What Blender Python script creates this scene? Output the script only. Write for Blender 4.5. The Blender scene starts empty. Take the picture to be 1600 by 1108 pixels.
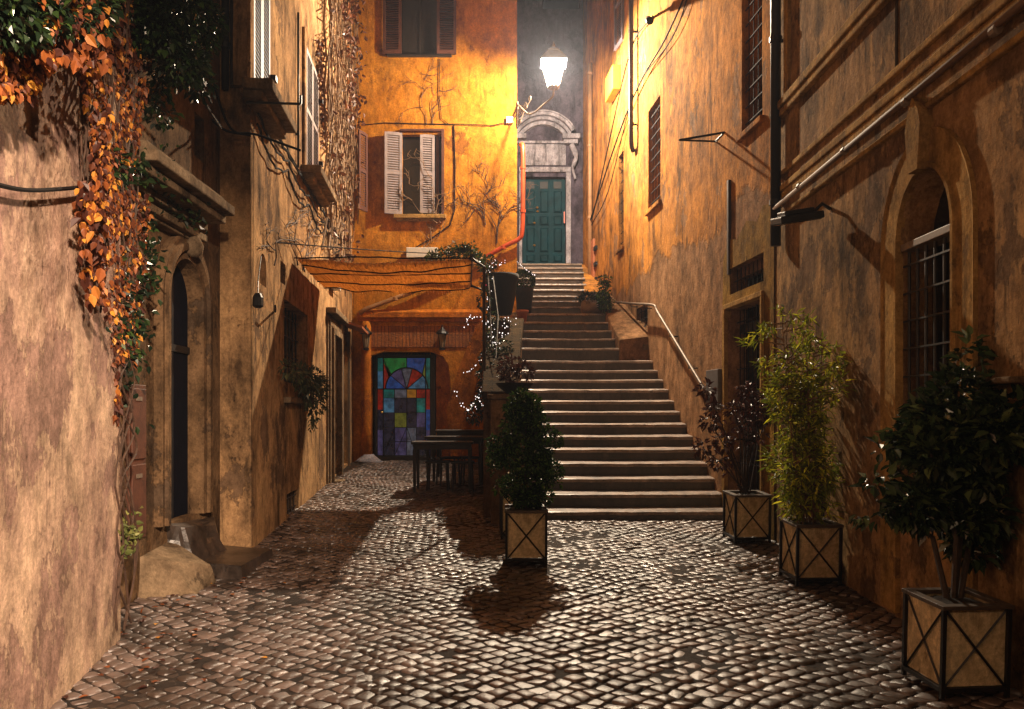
import bpy, math, random
from mathutils import Vector, Matrix, noise
from mathutils.geometry import tessellate_polygon
R = math.radians
random.seed(7)
scene = bpy.context.scene
C = scene.collection

# ------------------------------------------------------------------ camera, world, lamps, exposure
FPX, HX, HY, HC = 1300.0, 800.0, 650.0, 1.65      # focal length (px of the 1600 px photo), horizon, eye height
SL = 0.045                                        # the alley climbs 4.5 %
cam = bpy.data.cameras.new('camera'); camo = bpy.data.objects.new('camera', cam); C.objects.link(camo)
cam.lens = 36 * FPX / 1600; cam.shift_y = (HY - 554) / 1600; cam.clip_end = 200
camo.location = (0, 0, HC); camo.rotation_euler = (R(90), 0, 0)
scene.camera = camo

world = bpy.data.worlds.new('World'); scene.world = world; world.use_nodes = True
bg = world.node_tree.nodes['Background']
sky = world.node_tree.nodes.new('ShaderNodeTexSky'); sky.sky_type = 'NISHITA'; sky.sun_disc = False
sky.sun_elevation = R(-4); sky.sun_rotation = R(200)
bg.inputs['Strength'].default_value = 0.02
world.node_tree.links.new(sky.outputs[0], bg.inputs[0])

LAMP = Vector((.76, 15.2, HC + (HY-108)/FPX*15.2))
def point_light(name, loc, power, col, rad):
    l = bpy.data.lights.new(name, 'POINT'); l.energy = power; l.color = col; l.shadow_soft_size = rad
    o = bpy.data.objects.new(name, l); C.objects.link(o); o.location = loc; return o
point_light('street_lantern_light', LAMP, 2300, (1.0, .81, .58), .07)
def spot_light(name, loc, aim, power, col, rad, cone, blend):
    l = bpy.data.lights.new(name, 'SPOT'); l.energy = power; l.color = col; l.shadow_soft_size = rad; l.spot_size = R(cone); l.spot_blend = blend
    o = bpy.data.objects.new(name, l); C.objects.link(o); o.location = loc
    o.rotation_euler = (Vector(aim)-Vector(loc)).to_track_quat('-Z', 'Y').to_euler(); return o
# spot added at the lantern to brighten the alley more than the orange house
spot_light('lantern_added_beam', LAMP, LAMP + Vector((-.10, -1, -.30)), 6000, (1.0, .81, .58), .07, 160, .6)
# lamps of the street behind the camera: one thrown on the near left house, a weak one along the alley
spot_light('street_light_behind_left', (1.6, -2.2, 4.6), (-2.75, 3.4, 1.9), 7800, (1.0, .74, .53), .15, 47, 1.0)
point_light('street_light_behind', (1.4, -3.0, 5.6), 190, (1.0, .66, .40), .25)

scene.view_settings.view_transform = 'Standard'; scene.view_settings.look = 'None'
scene.view_settings.exposure = 0.0; scene.view_settings.gamma = 1.0
scene.cycles.max_bounces = 6; scene.cycles.diffuse_bounces = 2; scene.cycles.transparent_max_bounces = 16
scene.cycles.sample_clamp_indirect = 6.0

# ------------------------------------------------------------------ helpers
def gz(y): return SL * y
def ground_px(x, y):
    d = HC * FPX / (y - (HY - SL * FPX)); return Vector(((x - HX) / FPX * d, d, gz(d)))
def P(x, y, d): return Vector(((x - HX) / FPX * d, d, HC + (HY - y) / FPX * d))

class MB:
    def __init__(s): s.v = []; s.f = []; s.m = []
    def face(s, pts, mi=0):
        b = len(s.v); s.v += [tuple(p) for p in pts]; s.f.append(tuple(range(b, b + len(pts)))); s.m.append(mi); return s
    def box(s, lo, hi, mat=None, mi=0):
        x0, y0, z0 = lo; x1, y1, z1 = hi
        pts = [Vector(p) for p in ((x0,y0,z0),(x1,y0,z0),(x1,y1,z0),(x0,y1,z0),(x0,y0,z1),(x1,y0,z1),(x1,y1,z1),(x0,y1,z1))]
        if mat is not None: pts = [mat @ p for p in pts]
        return s.hexa(pts, mi)
    def hexa(s, pts, mi=0):
        b = len(s.v); s.v += [tuple(p) for p in pts]
        for f in ((0,3,2,1),(4,5,6,7),(0,1,5,4),(1,2,6,5),(2,3,7,6),(3,0,4,7)):
            s.f.append(tuple(b + i for i in f)); s.m.append(mi)
        return s
    def tube(s, pts, r, n=6, r2=None, caps=True, mi=0):
        pts = [Vector(p) for p in pts]; b = len(s.v); k = len(pts)
        up = None
        for i, p in enumerate(pts):
            t = (pts[min(i+1, k-1)] - pts[max(i-1, 0)])
            if t.length < 1e-9: t = Vector((0,0,1))
            t.normalize()
            if up is None:
                up = Vector((0,0,1)) if abs(t.z) < .9 else Vector((1,0,0))
            a = t.cross(up)
            if a.length < 1e-4: a = t.cross(Vector((.3,1,.2)))
            a.normalize(); c = a.cross(t).normalized(); up = c
            rr = r if r2 is None else r + (r2 - r) * i / max(1, k-1)
            if isinstance(r, (list, tuple)): rr = r[i]
            for j in range(n):
                th = 2*math.pi*j/n
                s.v.append(tuple(p + a*math.cos(th)*rr + c*math.sin(th)*rr))
        for i in range(k-1):
            for j in range(n):
                s.f.append((b+i*n+j, b+i*n+(j+1)%n, b+(i+1)*n+(j+1)%n, b+(i+1)*n+j)); s.m.append(mi)
        if caps:
            s.f.append(tuple(b+j for j in reversed(range(n)))); s.m.append(mi)
            s.f.append(tuple(b+(k-1)*n+j for j in range(n))); s.m.append(mi)
        return s
    def lathe(s, prof, c=(0,0,0), n=20, jit=0):
        b = len(s.v); k = len(prof)
        for r, z in prof:
            for j in range(n):
                th = 2*math.pi*j/n
                s.v.append((c[0]+r*math.cos(th), c[1]+r*math.sin(th), c[2]+z))
        for i in range(k-1):
            for j in range(n):
                s.f.append((b+i*n+j, b+i*n+(j+1)%n, b+(i+1)*n+(j+1)%n, b+(i+1)*n+j)); s.m.append(0)
        s.f.append(tuple(b+j for j in reversed(range(n)))); s.m.append(0)
        s.f.append(tuple(b+(k-1)*n+j for j in range(n))); s.m.append(0)
        return s
    def leaf(s, p, d, nrm, L, W, fold=.25):
        d = d.normalized(); sd = d.cross(nrm)
        if sd.length < 1e-4: sd = d.cross(Vector((.2,.3,1)))
        sd.normalize(); up = sd.cross(d)
        b = len(s.v)
        q = d*L*.16; e = d*L*.5; g = up*W*fold
        s.v += [tuple(p), tuple(p + q + sd*W*.36 + g*.7), tuple(p + e + sd*W*.46 + g), tuple(p + d*L - up*L*.1), tuple(p + e - sd*W*.46 + g), tuple(p + q - sd*W*.36 + g*.7)]
        s.f += [(b, b+1, b+2, b+3), (b, b+3, b+4, b+5)]; s.m += [0, 0]
    def build(s, name, mat, parent=None, local=False, smooth=False, bevel=0):
        me = bpy.data.meshes.new(name); me.from_pydata(s.v, [], s.f); me.update()
        mats = mat if isinstance(mat, (list, tuple)) else [mat]
        for m in mats: me.materials.append(m)
        if len(mats) > 1: me.polygons.foreach_set('material_index', s.m)
        if smooth: me.polygons.foreach_set('use_smooth', [True]*len(me.polygons))
        o = bpy.data.objects.new(name, me); C.objects.link(o)
        if parent is not None:
            o.parent = parent
            if not local:
                root = parent; loc = Vector((0,0,0))
                while root is not None: loc = loc + root.location; root = root.parent if root.parent else None
                o.matrix_parent_inverse = Matrix.Translation(-TOTAL(parent))
        if bevel:
            bm_ = o.modifiers.new('bevel', 'BEVEL'); bm_.width = bevel; bm_.segments = 2; bm_.limit_method = 'ANGLE'; bm_.angle_limit = R(40)
        return o
def TOTAL(o):
    # world translation of a parent: an Empty at its location, or a mesh whose vertices are already in world space
    if o.type == 'EMPTY': return o.location.copy()
    return Vector((0,0,0))
def thing(name, label, cat, loc=(0,0,0), rz=0, group=None):
    o = bpy.data.objects.new(name, None); C.objects.link(o); o.empty_display_size = .2
    o.location = loc; o.rotation_euler = (0,0,rz); o['label'] = label; o['category'] = cat
    if group: o['group'] = group
    return o
def tag(o, label, cat, group=None):
    o['label'] = label; o['category'] = cat
    if group: o['group'] = group
    return o
def copy_tree(o, parent=None):
    c = o.copy(); C.objects.link(c); c.parent = parent
    for ch in list(o.children): copy_tree(ch, c)
    return c
def arc(pts, n=8):   # Catmull-Rom through points
    pts = [Vector(p) for p in pts]; out = []
    q = [pts[0]*2-pts[1]] + pts + [pts[-1]*2-pts[-2]]
    for i in range(1, len(q)-2):
        for t in range(n):
            u = t/n
            out.append(.5*((2*q[i]) + (q[i+1]-q[i-1])*u + (2*q[i-1]-5*q[i]+4*q[i+1]-q[i+2])*u*u + (3*q[i]-q[i-1]-3*q[i+1]+q[i+2])*u**3))
    out.append(pts[-1]); return out
def sag(a, b, s, n=14):
    a = Vector(a); b = Vector(b)
    return [a.lerp(b, i/n) - Vector((0,0,s*4*(i/n)*(1-i/n))) for i in range(n+1)]

# ------------------------------------------------------------------ materials
class NT:
    def __init__(s, name):
        s.m = bpy.data.materials.new(name); s.m.use_nodes = True; s.t = s.m.node_tree
        s.b = s.t.nodes['Principled BSDF']; s.out = s.t.nodes['Material Output']
        s.tc = None
    def n(s, typ, **kw):
        nd = s.t.nodes.new(typ)
        for k, v in kw.items(): setattr(nd, k, v)
        return nd
    def l(s, a, b): s.t.links.new(a, b)
    def coord(s, scale=(1,1,1), rot=(0,0,0), loc=(0,0,0)):
        if s.tc is None: s.tc = s.n('ShaderNodeTexCoord')
        mp = s.n('ShaderNodeMapping'); s.l(s.tc.outputs['Object'], mp.inputs[0])
        mp.inputs['Scale'].default_value = scale; mp.inputs['Rotation'].default_value = rot; mp.inputs['Location'].default_value = loc
        return mp.outputs[0]
    def noise(s, vec, scale, detail=6, rough=.6, dist=0):
        nd = s.n('ShaderNodeTexNoise'); s.l(vec, nd.inputs['Vector'])
        nd.inputs['Scale'].default_value = scale; nd.inputs['Detail'].default_value = detail
        nd.inputs['Roughness'].default_value = rough; nd.inputs['Distortion'].default_value = dist
        return nd.outputs['Fac']
    def ramp(s, fac, a, b, ca=0, cb=1):
        nd = s.n('ShaderNodeMapRange'); nd.inputs['From Min'].default_value = a; nd.inputs['From Max'].default_value = b
        nd.inputs['To Min'].default_value = ca; nd.inputs['To Max'].default_value = cb
        s.l(fac, nd.inputs['Value']); return nd.outputs[0]
    def math(s, op, a, b=None):
        nd = s.n('ShaderNodeMath', operation=op)
        for i, v in enumerate((a, b)):
            if v is None: continue
            if isinstance(v, (int, float)): nd.inputs[i].default_value = v
            else: s.l(v, nd.inputs[i])
        return nd.outputs[0]
    def mix(s, fac, a, b, mode='MIX'):
        nd = s.n('ShaderNodeMix', data_type='RGBA', blend_type=mode)
        for sock, v in ((nd.inputs[0], fac), (nd.inputs[6], a), (nd.inputs[7], b)):
            if isinstance(v, (int, float)): sock.default_value = v
            elif isinstance(v, tuple): sock.default_value = (*v[:3], 1)
            else: s.l(v, sock)
        return nd.outputs[2]
    def bump(s, h, strength, dist=.02):
        nd = s.n('ShaderNodeBump'); nd.inputs['Strength'].default_value = strength; nd.inputs['Distance'].default_value = dist
        s.l(h, nd.inputs['Height']); s.l(nd.outputs[0], s.b.inputs['Normal'])
    def xyz(s):
        sp = s.n('ShaderNodeSeparateXYZ'); s.l(s.coord(), sp.inputs[0]); return sp.outputs
    def set(s, col=None, rough=.8, metal=0, spec=.5):
        if col is not None:
            if isinstance(col, tuple): s.b.inputs['Base Color'].default_value = (*col, 1)
            else: s.l(col, s.b.inputs['Base Color'])
        if isinstance(rough, (int, float)): s.b.inputs['Roughness'].default_value = rough
        else: s.l(rough, s.b.inputs['Roughness'])
        s.b.inputs['Metallic'].default_value = metal; s.b.inputs['Specular IOR Level'].default_value = spec
        return s.m

def plaster(name, a, b, c, streak=.6, peel=.5, seed=0, zone=None, spot=.5, coarse=1.0, grime=.75):
    """a main coat, b faded coat, c bare mortar where the coat has gone; zone(T)-> factor of bare mortar"""
    T = NT(name); lo = (seed*3.1, seed*1.7, seed*2.3)
    v = T.coord(loc=lo); van = T.coord(scale=(1, 1, .72), loc=lo)
    col = T.mix(T.ramp(T.noise(van, 1.2*coarse, 12, .74, .1), .40, .60), a, b)
    # run-off streaks, pale and dark
    sv2 = T.coord(scale=(9, 9, .9), loc=(lo[1], lo[0], 3))
    col = T.mix(T.math('MULTIPLY', T.math('MULTIPLY', T.ramp(T.noise(sv2, 1.3, 6, .65), .55, .7), T.ramp(T.noise(v, 1.3, 3), .45, .6)), .42*streak), col, tuple(min(1, x*1.7) for x in a))
    sv = T.coord(scale=(5, 5, .42), loc=lo)
    st = T.math('MULTIPLY', T.ramp(T.noise(sv, 1.5, 9, .74, .1), .50, .66), T.ramp(T.noise(v, .9, 5, .6), .46, .58))
    col = T.mix(T.math('MULTIPLY', st, min(1, streak*1.3)), col, tuple(x*.22 for x in c))
    # bare patches with torn edges
    pn = T.math('ADD', T.noise(van, 1.35*coarse, 13, .72, .1), T.math('MULTIPLY', T.noise(v, 16, 4, .7), .05))
    pe = T.ramp(pn, .655 - .12*peel, .675 - .12*peel)
    if zone: pe = T.math('MAXIMUM', pe, zone(T, v))
    cc = T.n('ShaderNodeVectorMath', operation='SCALE'); cc.inputs[0].default_value = c; T.l(T.ramp(T.noise(van, 5, 9, .7), .3, .7, .55, 1.4), cc.inputs['Scale'])
    col = T.mix(T.math('MULTIPLY', pe, .85), col, cc.outputs[0])
    # soot and damp blotches
    gn = T.ramp(T.noise(T.coord(scale=(1, 1, .55), loc=(lo[2], lo[0], lo[1])), 1.5*coarse, 13, .76, .1), .47, .64)
    col = T.mix(T.math('MULTIPLY', gn, grime), col, tuple(x*.22 for x in c))
    # chips
    pits = T.math('MULTIPLY', T.ramp(T.noise(T.coord(scale=(1, 1, .55), loc=(lo[2], 1, lo[0])), 12, 6, .6), .62, .67), T.ramp(T.noise(v, 1.1, 3), .44, .6))
    col = T.mix(T.math('MULTIPLY', pits, spot), col, tuple(x*.2 for x in c))
    # mottling at several sizes
    mid = T.ramp(T.noise(van, 5.5, 10, .78), .32, .68, .5, 1.45)
    fine = T.noise(v, 38, 5, .75)
    fm = T.n('ShaderNodeVectorMath', operation='SCALE'); T.l(col, fm.inputs[0]); T.l(T.math('MULTIPLY', mid, T.ramp(fine, .25, .75, .66, 1.34)), fm.inputs['Scale'])
    h = T.math('ADD', T.math('MULTIPLY', T.noise(v, 2.2, 9, .64), 1.5), T.math('MULTIPLY', fine, .30))
    h = T.math('ADD', h, T.math('MULTIPLY', T.noise(van, 8, 7, .7), .45))
    h = T.math('SUBTRACT', h, T.math('MULTIPLY', pe, .40))
    h = T.math('SUBTRACT', h, T.math('MULTIPLY', pits, .5))
    T.bump(h, .7, .030)
    return T.set(fm.outputs[0], .95, 0, .03)

def simple(name, col, rough=.7, metal=0, var=.3, scale=6, bump=.3, spec=.5, dist=.01, alt=None):
    T = NT(name); v = T.coord()
    f = T.ramp(T.noise(v, scale, 7, .65, .4), .3, .7)
    c = T.mix(f, tuple(x*(1-var) for x in col), tuple(min(1, x*(1+var)) for x in (alt or col)))
    if bump: T.bump(T.noise(v, scale*5, 6, .65), bump, dist)
    return T.set(c, rough, metal, spec)

def leafmat(name, c1, c2, c3=None, rough=.45, trans=.25, spec=.5):
    T = NT(name); g = T.n('ShaderNodeNewGeometry')
    cr = T.n('ShaderNodeValToRGB'); T.l(g.outputs['Random Per Island'], cr.inputs[0])
    e = cr.color_ramp.elements; e[0].color = (*c1, 1); e[0].position = .3; e[1].color = (*c2, 1)
    if c3: x = e.new(.8); x.color = (*c3, 1)
    T.set(cr.outputs[0], rough, 0, spec)
    if trans:
        tr = T.n('ShaderNodeBsdfTranslucent'); T.l(cr.outputs[0], tr.inputs[0])
        mx = T.n('ShaderNodeMixShader'); mx.inputs[0].default_value = trans
        T.l(T.b.outputs[0], mx.inputs[1]); T.l(tr.outputs[0], mx.inputs[2]); T.l(mx.outputs[0], T.out.inputs[0])
    return T.m
def emit(name, col, s):
    T = NT(name); T.set((col[0]*.4, col[1]*.4, col[2]*.4), .3); T.b.inputs['Emission Color'].default_value = (*col, 1); T.b.inputs['Emission Strength'].default_value = s
    return T.m

def zone_right(T, v):       # lower storey of the long right wall has lost its orange coat, with a ragged edge
    x, y, z = T.xyz()
    lim = T.math('ADD', T.math('MULTIPLY', T.noise(v, 1.1, 8, .62, .4), 1.7), 3.15)
    return T.ramp(T.math('SUBTRACT', lim, z), -.04, .04)
M = {}
M['near_left'] = plaster('plaster_beige', (.62,.43,.29), (.44,.28,.21), (.33,.20,.16), .5, .85, 1, coarse=1.1, grime=.5)
M['portal'] = plaster('plaster_brown_old', (.22,.13,.065), (.15,.09,.05), (.09,.06,.04), .8, .5, 2)
M['left'] = plaster('plaster_umber', (.52,.31,.145), (.36,.21,.105), (.17,.105,.065), .95, .6, 3, grime=.85)
M['orange'] = plaster('plaster_orange', (.50,.185,.016), (.56,.235,.03), (.26,.09,.018), .55, .15, 4, spot=.35, coarse=.8, grime=.4)
M['orange_low'] = plaster('plaster_orange_deep', (.50,.17,.02), (.42,.13,.02), (.24,.08,.022), .5, .3, 5, spot=.5, grime=.5)
M['right'] = plaster('plaster_orange_worn', (.54,.225,.04), (.44,.195,.055), (.27,.155,.085), .95, .5, 6, zone=zone_right, grime=.85)
M['ochre'] = plaster('plaster_ochre', (.30,.17,.03), (.24,.13,.03), (.15,.09,.035), .6, .2, 7)
M['right_near'] = plaster('plaster_tan_dark', (.37,.215,.09), (.28,.165,.08), (.15,.09,.05), .9, .75, 8, grime=.8)
M['surround'] = plaster('plaster_surround', (.42,.25,.08), (.34,.20,.07), (.2,.12,.055), .6, .15, 9, grime=.6)
M['back'] = plaster('plaster_grey_violet', (.11,.09,.12), (.085,.07,.095), (.05,.042,.055), .8, .4, 10)
M['white_old'] = plaster('plaster_white_old', (.42,.40,.46), (.32,.30,.35), (.15,.14,.15), .8, .3, 11)
M['stone'] = plaster('stone_weathered', (.27,.19,.115), (.19,.13,.08), (.11,.075,.05), .5, .4, 12)
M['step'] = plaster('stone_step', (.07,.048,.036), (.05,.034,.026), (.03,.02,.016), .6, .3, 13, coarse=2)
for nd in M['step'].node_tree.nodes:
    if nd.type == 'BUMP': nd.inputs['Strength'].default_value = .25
M['tread'] = plaster('stone_tread_lit', (.34,.245,.185), (.25,.18,.14), (.13,.09,.07), .3, .3, 15, coarse=2, grime=.6)  # risers darker, treads paler: the lantern's light and shade put into the stone colours
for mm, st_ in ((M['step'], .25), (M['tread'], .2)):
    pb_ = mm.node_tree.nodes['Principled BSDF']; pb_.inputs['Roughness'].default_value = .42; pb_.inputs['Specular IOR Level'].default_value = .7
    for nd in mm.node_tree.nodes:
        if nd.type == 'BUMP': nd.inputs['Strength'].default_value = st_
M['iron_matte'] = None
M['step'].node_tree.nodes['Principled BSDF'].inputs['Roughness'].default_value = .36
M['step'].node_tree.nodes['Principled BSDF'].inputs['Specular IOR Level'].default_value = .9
M['iron'] = simple('iron_black', (.012,.011,.012), .45, .3, .3, 20, .2)
M['iron_matte'] = simple('iron_matte', (.010,.009,.009), .85, 0, .3, 20, .2, .15)
M['iron_rust'] = simple('iron_rusty', (.05,.03,.02), .6, .4, .4, 12, .3)
M['dark'] = simple('dark_interior', (.004,.004,.006), .6, 0, .2, 3, 0)
M['glass_dark'] = simple('glass_dark', (.006,.007,.012), .12, 0, .2, 3, .05, .6)
M['wood_brown'] = simple('wood_brown', (.10,.035,.018), .55, 0, .4, 9, .3)
M['wood_dark'] = simple('wood_dark', (.018,.012,.009), .5, 0, .4, 9, .3)
M['shutter'] = simple('shutter_paint', (.27,.22,.22), .6, 0, .25, 8, .2)
M['shutter_brown'] = simple('shutter_paint_brown', (.10,.035,.022), .55, 0, .3, 8, .2)
M['shutter_white'] = simple('shutter_paint_white', (.22,.19,.23), .6, 0, .15, 8, .2)
M['teal'] = simple('door_paint_teal', (.002,.030,.042), .7, 0, .35, 5, .15, .15)
M['brass'] = simple('brass', (.7,.42,.12), .3, .9, .1, 5, 0)
M['pipe_red'] = simple('pipe_red', (.50,.07,.02), .4, 0, .3, 6, .1)
M['pipe_tan'] = simple('pipe_tan', (.34,.18,.08), .5, 0, .3, 6, .1)
M['pipe_grey'] = simple('pipe_grey', (.20,.15,.11), .6, .0, .3, 6, .1, .3)
M['cable'] = simple('cable_rubber', (.012,.009,.008), .9, 0, .2, 6, 0, .1)
M['white'] = simple('white_painted_metal', (.7,.66,.6), .5, 0, .1, 5, .05)
M['yellow'] = simple('yellow_painted_metal', (.75,.45,.04), .5, 0, .15, 5, .05)
M['terracotta'] = simple('terracotta', (.42,.14,.06), .7, 0, .25, 8, .2)
M['pot_dark'] = simple('pot_dark', (.008,.006,.005), .9, 0, .35, 8, .3)
M['pot_pale'] = simple('pot_pale', (.26,.17,.11), .7, 0, .25, 8, .3)
M['planter_panel'] = plaster('planter_panel', (.74,.60,.36), (.60,.47,.27), (.32,.24,.14), .8, .2, 14, coarse=2.5, grime=.5)
M['soil'] = simple('soil', (.02,.013,.009), .9, 0, .5, 20, 1, dist=.03)
M['reed'] = None
M['bark'] = simple('bark', (.045,.028,.018), .8, 0, .4, 25, .6)
M['twig'] = simple('twig_dry', (.07,.035,.02), .8, 0, .5, 14, .4)
M['twig_pale'] = simple('twig_pale', (.20,.115,.055), .8, 0, .4, 14, .4)
M['leaf_autumn'] = leafmat('leaf_autumn', (.07,.02,.012), (.85,.40,.06), (.34,.10,.025), .5, .3)
M['leaf_rust'] = leafmat('leaf_rust', (.07,.025,.012), (.30,.10,.02), (.16,.05,.02), .5, .2)
M['leaf_ivy'] = leafmat('leaf_ivy', (.008,.018,.009), (.055,.10,.022), (.022,.045,.013), .28, .1, .6)
M['leaf_box'] = leafmat('leaf_box', (.015,.045,.01), (.13,.24,.04), (.05,.12,.02), .25, .1, .6)
M['leaf_bamboo'] = leafmat('leaf_bamboo', (.12,.15,.012), (.90,.82,.05), (.40,.42,.03), .42, .4)
M['leaf_laurel'] = leafmat('leaf_laurel', (.015,.03,.012), (.13,.17,.06), (.05,.08,.03), .22, .08, .6)
M['leaf_red'] = leafmat('leaf_red', (.05,.012,.01), (.16,.05,.035), (.09,.028,.02), .35, .1, .6)
M['leaf_pale'] = leafmat('leaf_pale', (.10,.12,.03), (.30,.30,.09), None, .45, .2)

# reed mat
T = NT('reed_mat'); v = T.coord(scale=(60, 1.2, 60))
f = T.noise(v, 1, 5, .6); c = T.mix(T.ramp(f, .35, .65), (.42,.20,.06), (.85,.50,.17)); T.bump(f, .8, .01); M['reed'] = T.set(c, .8)
tr = T.n('ShaderNodeBsdfTranslucent'); T.l(c, tr.inputs[0]); mx = T.n('ShaderNodeMixShader'); mx.inputs[0].default_value = .6
T.l(T.b.outputs[0], mx.inputs[1]); T.l(tr.outputs[0], mx.inputs[2]); T.l(mx.outputs[0], T.out.inputs[0])
# sooty brick of the parapet top
T = NT('brick_parapet'); v = T.coord(rot=(0,0,0))
br = T.n('ShaderNodeTexBrick'); sp = T.n('ShaderNodeSeparateXYZ'); T.l(T.coord(), sp.inputs[0]); cb = T.n('ShaderNodeCombineXYZ')
T.l(sp.outputs[0], cb.inputs[0]); T.l(sp.outputs[1], cb.inputs[1]); T.l(cb.outputs[0], br.inputs[0])
br.inputs['Scale'].default_value = 1; br.inputs['Brick Width'].default_value = .24; br.inputs['Row Height'].default_value = .065; br.inputs['Mortar Size'].default_value = .008
br.inputs['Color1'].default_value = (.045,.027,.012,1); br.inputs['Color2'].default_value = (.075,.046,.02,1); br.inputs['Mortar'].default_value = (.008,.005,.003,1)
c = T.mix(T.ramp(T.noise(v, 5, 6), .35, .65), br.outputs[0], (.03,.022,.014)); T.bump(T.math('SUBTRACT', T.noise(v, 25, 5), br.outputs['Fac']), .8, .02); M['brick'] = T.set(c, .9, 0, .02)

# ------------------------------------------------------------------ plan lines of the walls
class Wall:
    def __init__(s, p0, p1, nsign):
        s.p0 = Vector(p0); s.p1 = Vector(p1); s.d = (s.p1 - s.p0).normalized(); s.L = (s.p1 - s.p0).length
        s.n = Vector((-s.d.y, s.d.x)) * nsign
    def s_at(s, x, off=0):
        k = (x - HX) / FPX; q = s.p0 + s.n*off
        return (k*q.y - q.x) / (s.d.x - k*s.d.y)
    def pt(s, a, z, off=0):
        q = s.p0 + s.d*a + s.n*off; return Vector((q.x, q.y, z))
    def z_at(s, x, y, off=0):
        q = s.pt(s.s_at(x, off), 0, off); return HC + (HY - y)/FPX*q.y
    def px(s, x, y, off=0):
        a = s.s_at(x, off); q = s.pt(a, 0, off); q.z = HC + (HY - y)/FPX*q.y; return q
    def box(s, mb, a0, a1, z0, z1, o0, o1, mi=0):
        mb.hexa([s.pt(a0,z0,o0), s.pt(a1,z0,o0), s.pt(a1,z0,o1), s.pt(a0,z0,o1), s.pt(a0,z1,o0), s.pt(a1,z1,o0), s.pt(a1,z1,o1), s.pt(a0,z1,o1)], mi)
    def face(s, outer, holes, depth, mb=None, wob=.006):
        """polygon in (s,z) with holes whose reveals run back by depth (one per hole or a number)"""
        mb = mb or MB(); loops = [outer] + holes
        rnd = random.Random(len(holes)*31 + int(s.L*100))
        def sub(lp):
            out = []
            for i in range(len(lp)):
                a, b = Vector(lp[i]), Vector(lp[(i+1) % len(lp)]); n = max(1, int((b-a).length/.22)) if len(lp) < 12 else 1
                for k in range(n):
                    q = a.lerp(b, k/n); out.append((q.x + rnd.uniform(-wob, wob), q.y + rnd.uniform(-wob, wob)))
            return out
        loops = [loops[0]] + [sub(h) for h in loops[1:]]
        flat = [q for lp in loops for q in lp]
        tris = tessellate_polygon([[Vector((q[0], q[1], 0)) for q in lp] for lp in loops])
        b = len(mb.v); mb.v += [tuple(s.pt(q[0], q[1])) for q in flat]
        for t in tris:
            A, B, Cc = [Vector(mb.v[b+i]) for i in t]
            nn = (B-A).cross(Cc-A); w = Vector((s.n.x, s.n.y, 0))
            mb.f.append(tuple(b+i for i in (t if nn.dot(w) > 0 else t[::-1]))); mb.m.append(0)
        for hi, h in enumerate(loops[1:]):
            dd = depth[hi] if isinstance(depth, (list, tuple)) else depth
            for i in range(len(h)):
                p, q = h[i], h[(i+1) % len(h)]
                mb.face([s.pt(*p), s.pt(*q), s.pt(q[0], q[1], -dd), s.pt(p[0], p[1], -dd)])
        return mb
def rect(a0, a1, z0, z1): return [(a0,z0),(a1,z0),(a1,z1),(a0,z1)]
def arch(a0, a1, z0, zs, rise=None, n=12):
    c = (a0+a1)/2; r = (a1-a0)/2; rise = rise or abs(r)
    return [(a0,z0),(a1,z0)] + [(c + r*math.cos(math.pi*i/n), zs + rise*math.sin(math.pi*i/n)) for i in range(n+1)]

WL1 = Wall((-1.52, -.8), (-2.475, 5.26), -1)     # near left house
WL2 = Wall((-2.80, 5.0), (-2.80, 8.0), -1)       # portal wall
WL3 = Wall((-2.80, 8.0), (-2.50, 8.0), -1)       # its jog towards the street
WL4 = Wall((-2.50, 8.0), (-3.17, 16.5), -1)      # long left wall
WO = Wall((-3.4, 16.5), (.10, 16.5), -1)         # orange house
WB = Wall((-.6, 19.8), (3.0, 19.8), -1)          # house at the stair head
WR2 = Wall((2.66, 8.4), (1.69, 19.8), 1)         # long right wall
WR1 = Wall((2.66, -2.0), (2.66, 8.4), 1)         # near right house
for w in (WL1, WL2, WL3, WL4, WO, WB, WR2, WR1):
    mid = w.p0 + w.d*w.L/2; tgt = Vector((.3, min(mid.y-.01, 12))) if w in (WO, WB, WL3) else Vector((0, mid.y))
    if w is WL3: tgt = Vector((-2.6, 2))
    if (tgt-mid).dot(w.n) < 0: w.n = -w.n
TOPZ = 12.5

def body(mb, w, z0, z1, thick):   # back, top and ends of the block behind a wall face
    a0, a1 = 0, w.L
    for f in ((w.pt(a0,z0,0), w.pt(a0,z0,-thick), w.pt(a0,z1,-thick), w.pt(a0,z1,0)),
              (w.pt(a1,z0,0), w.pt(a1,z0,-thick), w.pt(a1,z1,-thick), w.pt(a1,z1,0)),
              (w.pt(a0,z0,-thick), w.pt(a1,z0,-thick), w.pt(a1,z1,-thick), w.pt(a0,z1,-thick)),
              (w.pt(a0,z1,0), w.pt(a1,z1,0), w.pt(a1,z1,-thick), w.pt(a0,z1,-thick))):
        mb.face(f)
    return mb
def panel(w, poly, off, name, mat, parent):     # a flat leaf closing an opening, with thickness
    mb = MB(); n = len(poly)
    mb.face([w.pt(a, z, off) for a, z in poly]); mb.face([w.pt(a, z, off-.03) for a, z in poly][::-1])
    for i in range(n):
        p, q = poly[i], poly[(i+1) % n]; mb.face([w.pt(*p, off), w.pt(*q, off), w.pt(*q, off-.03), w.pt(*p, off-.03)])
    return mb.build(name, mat, parent)
def grille(w, a0, a1, z0, z1, off, nv, nh, parent, mat=None, r=.009, zs=None, name='grille'):
    mb = MB()
    for i in range(nv):
        a = a0 + (a1-a0)*(i+.5)/nv; mb.tube([w.pt(a, z0, off), w.pt(a, z1, off)], r, 6)
    for i in range(nh):
        z = z0 + (z1-z0)*(i+.5)/nh
        w.box(mb, a0, a1, z-.006, z+.006, off-.004+.012, off+.016)
    return mb.build(name, mat or M['iron'], parent)
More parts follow.
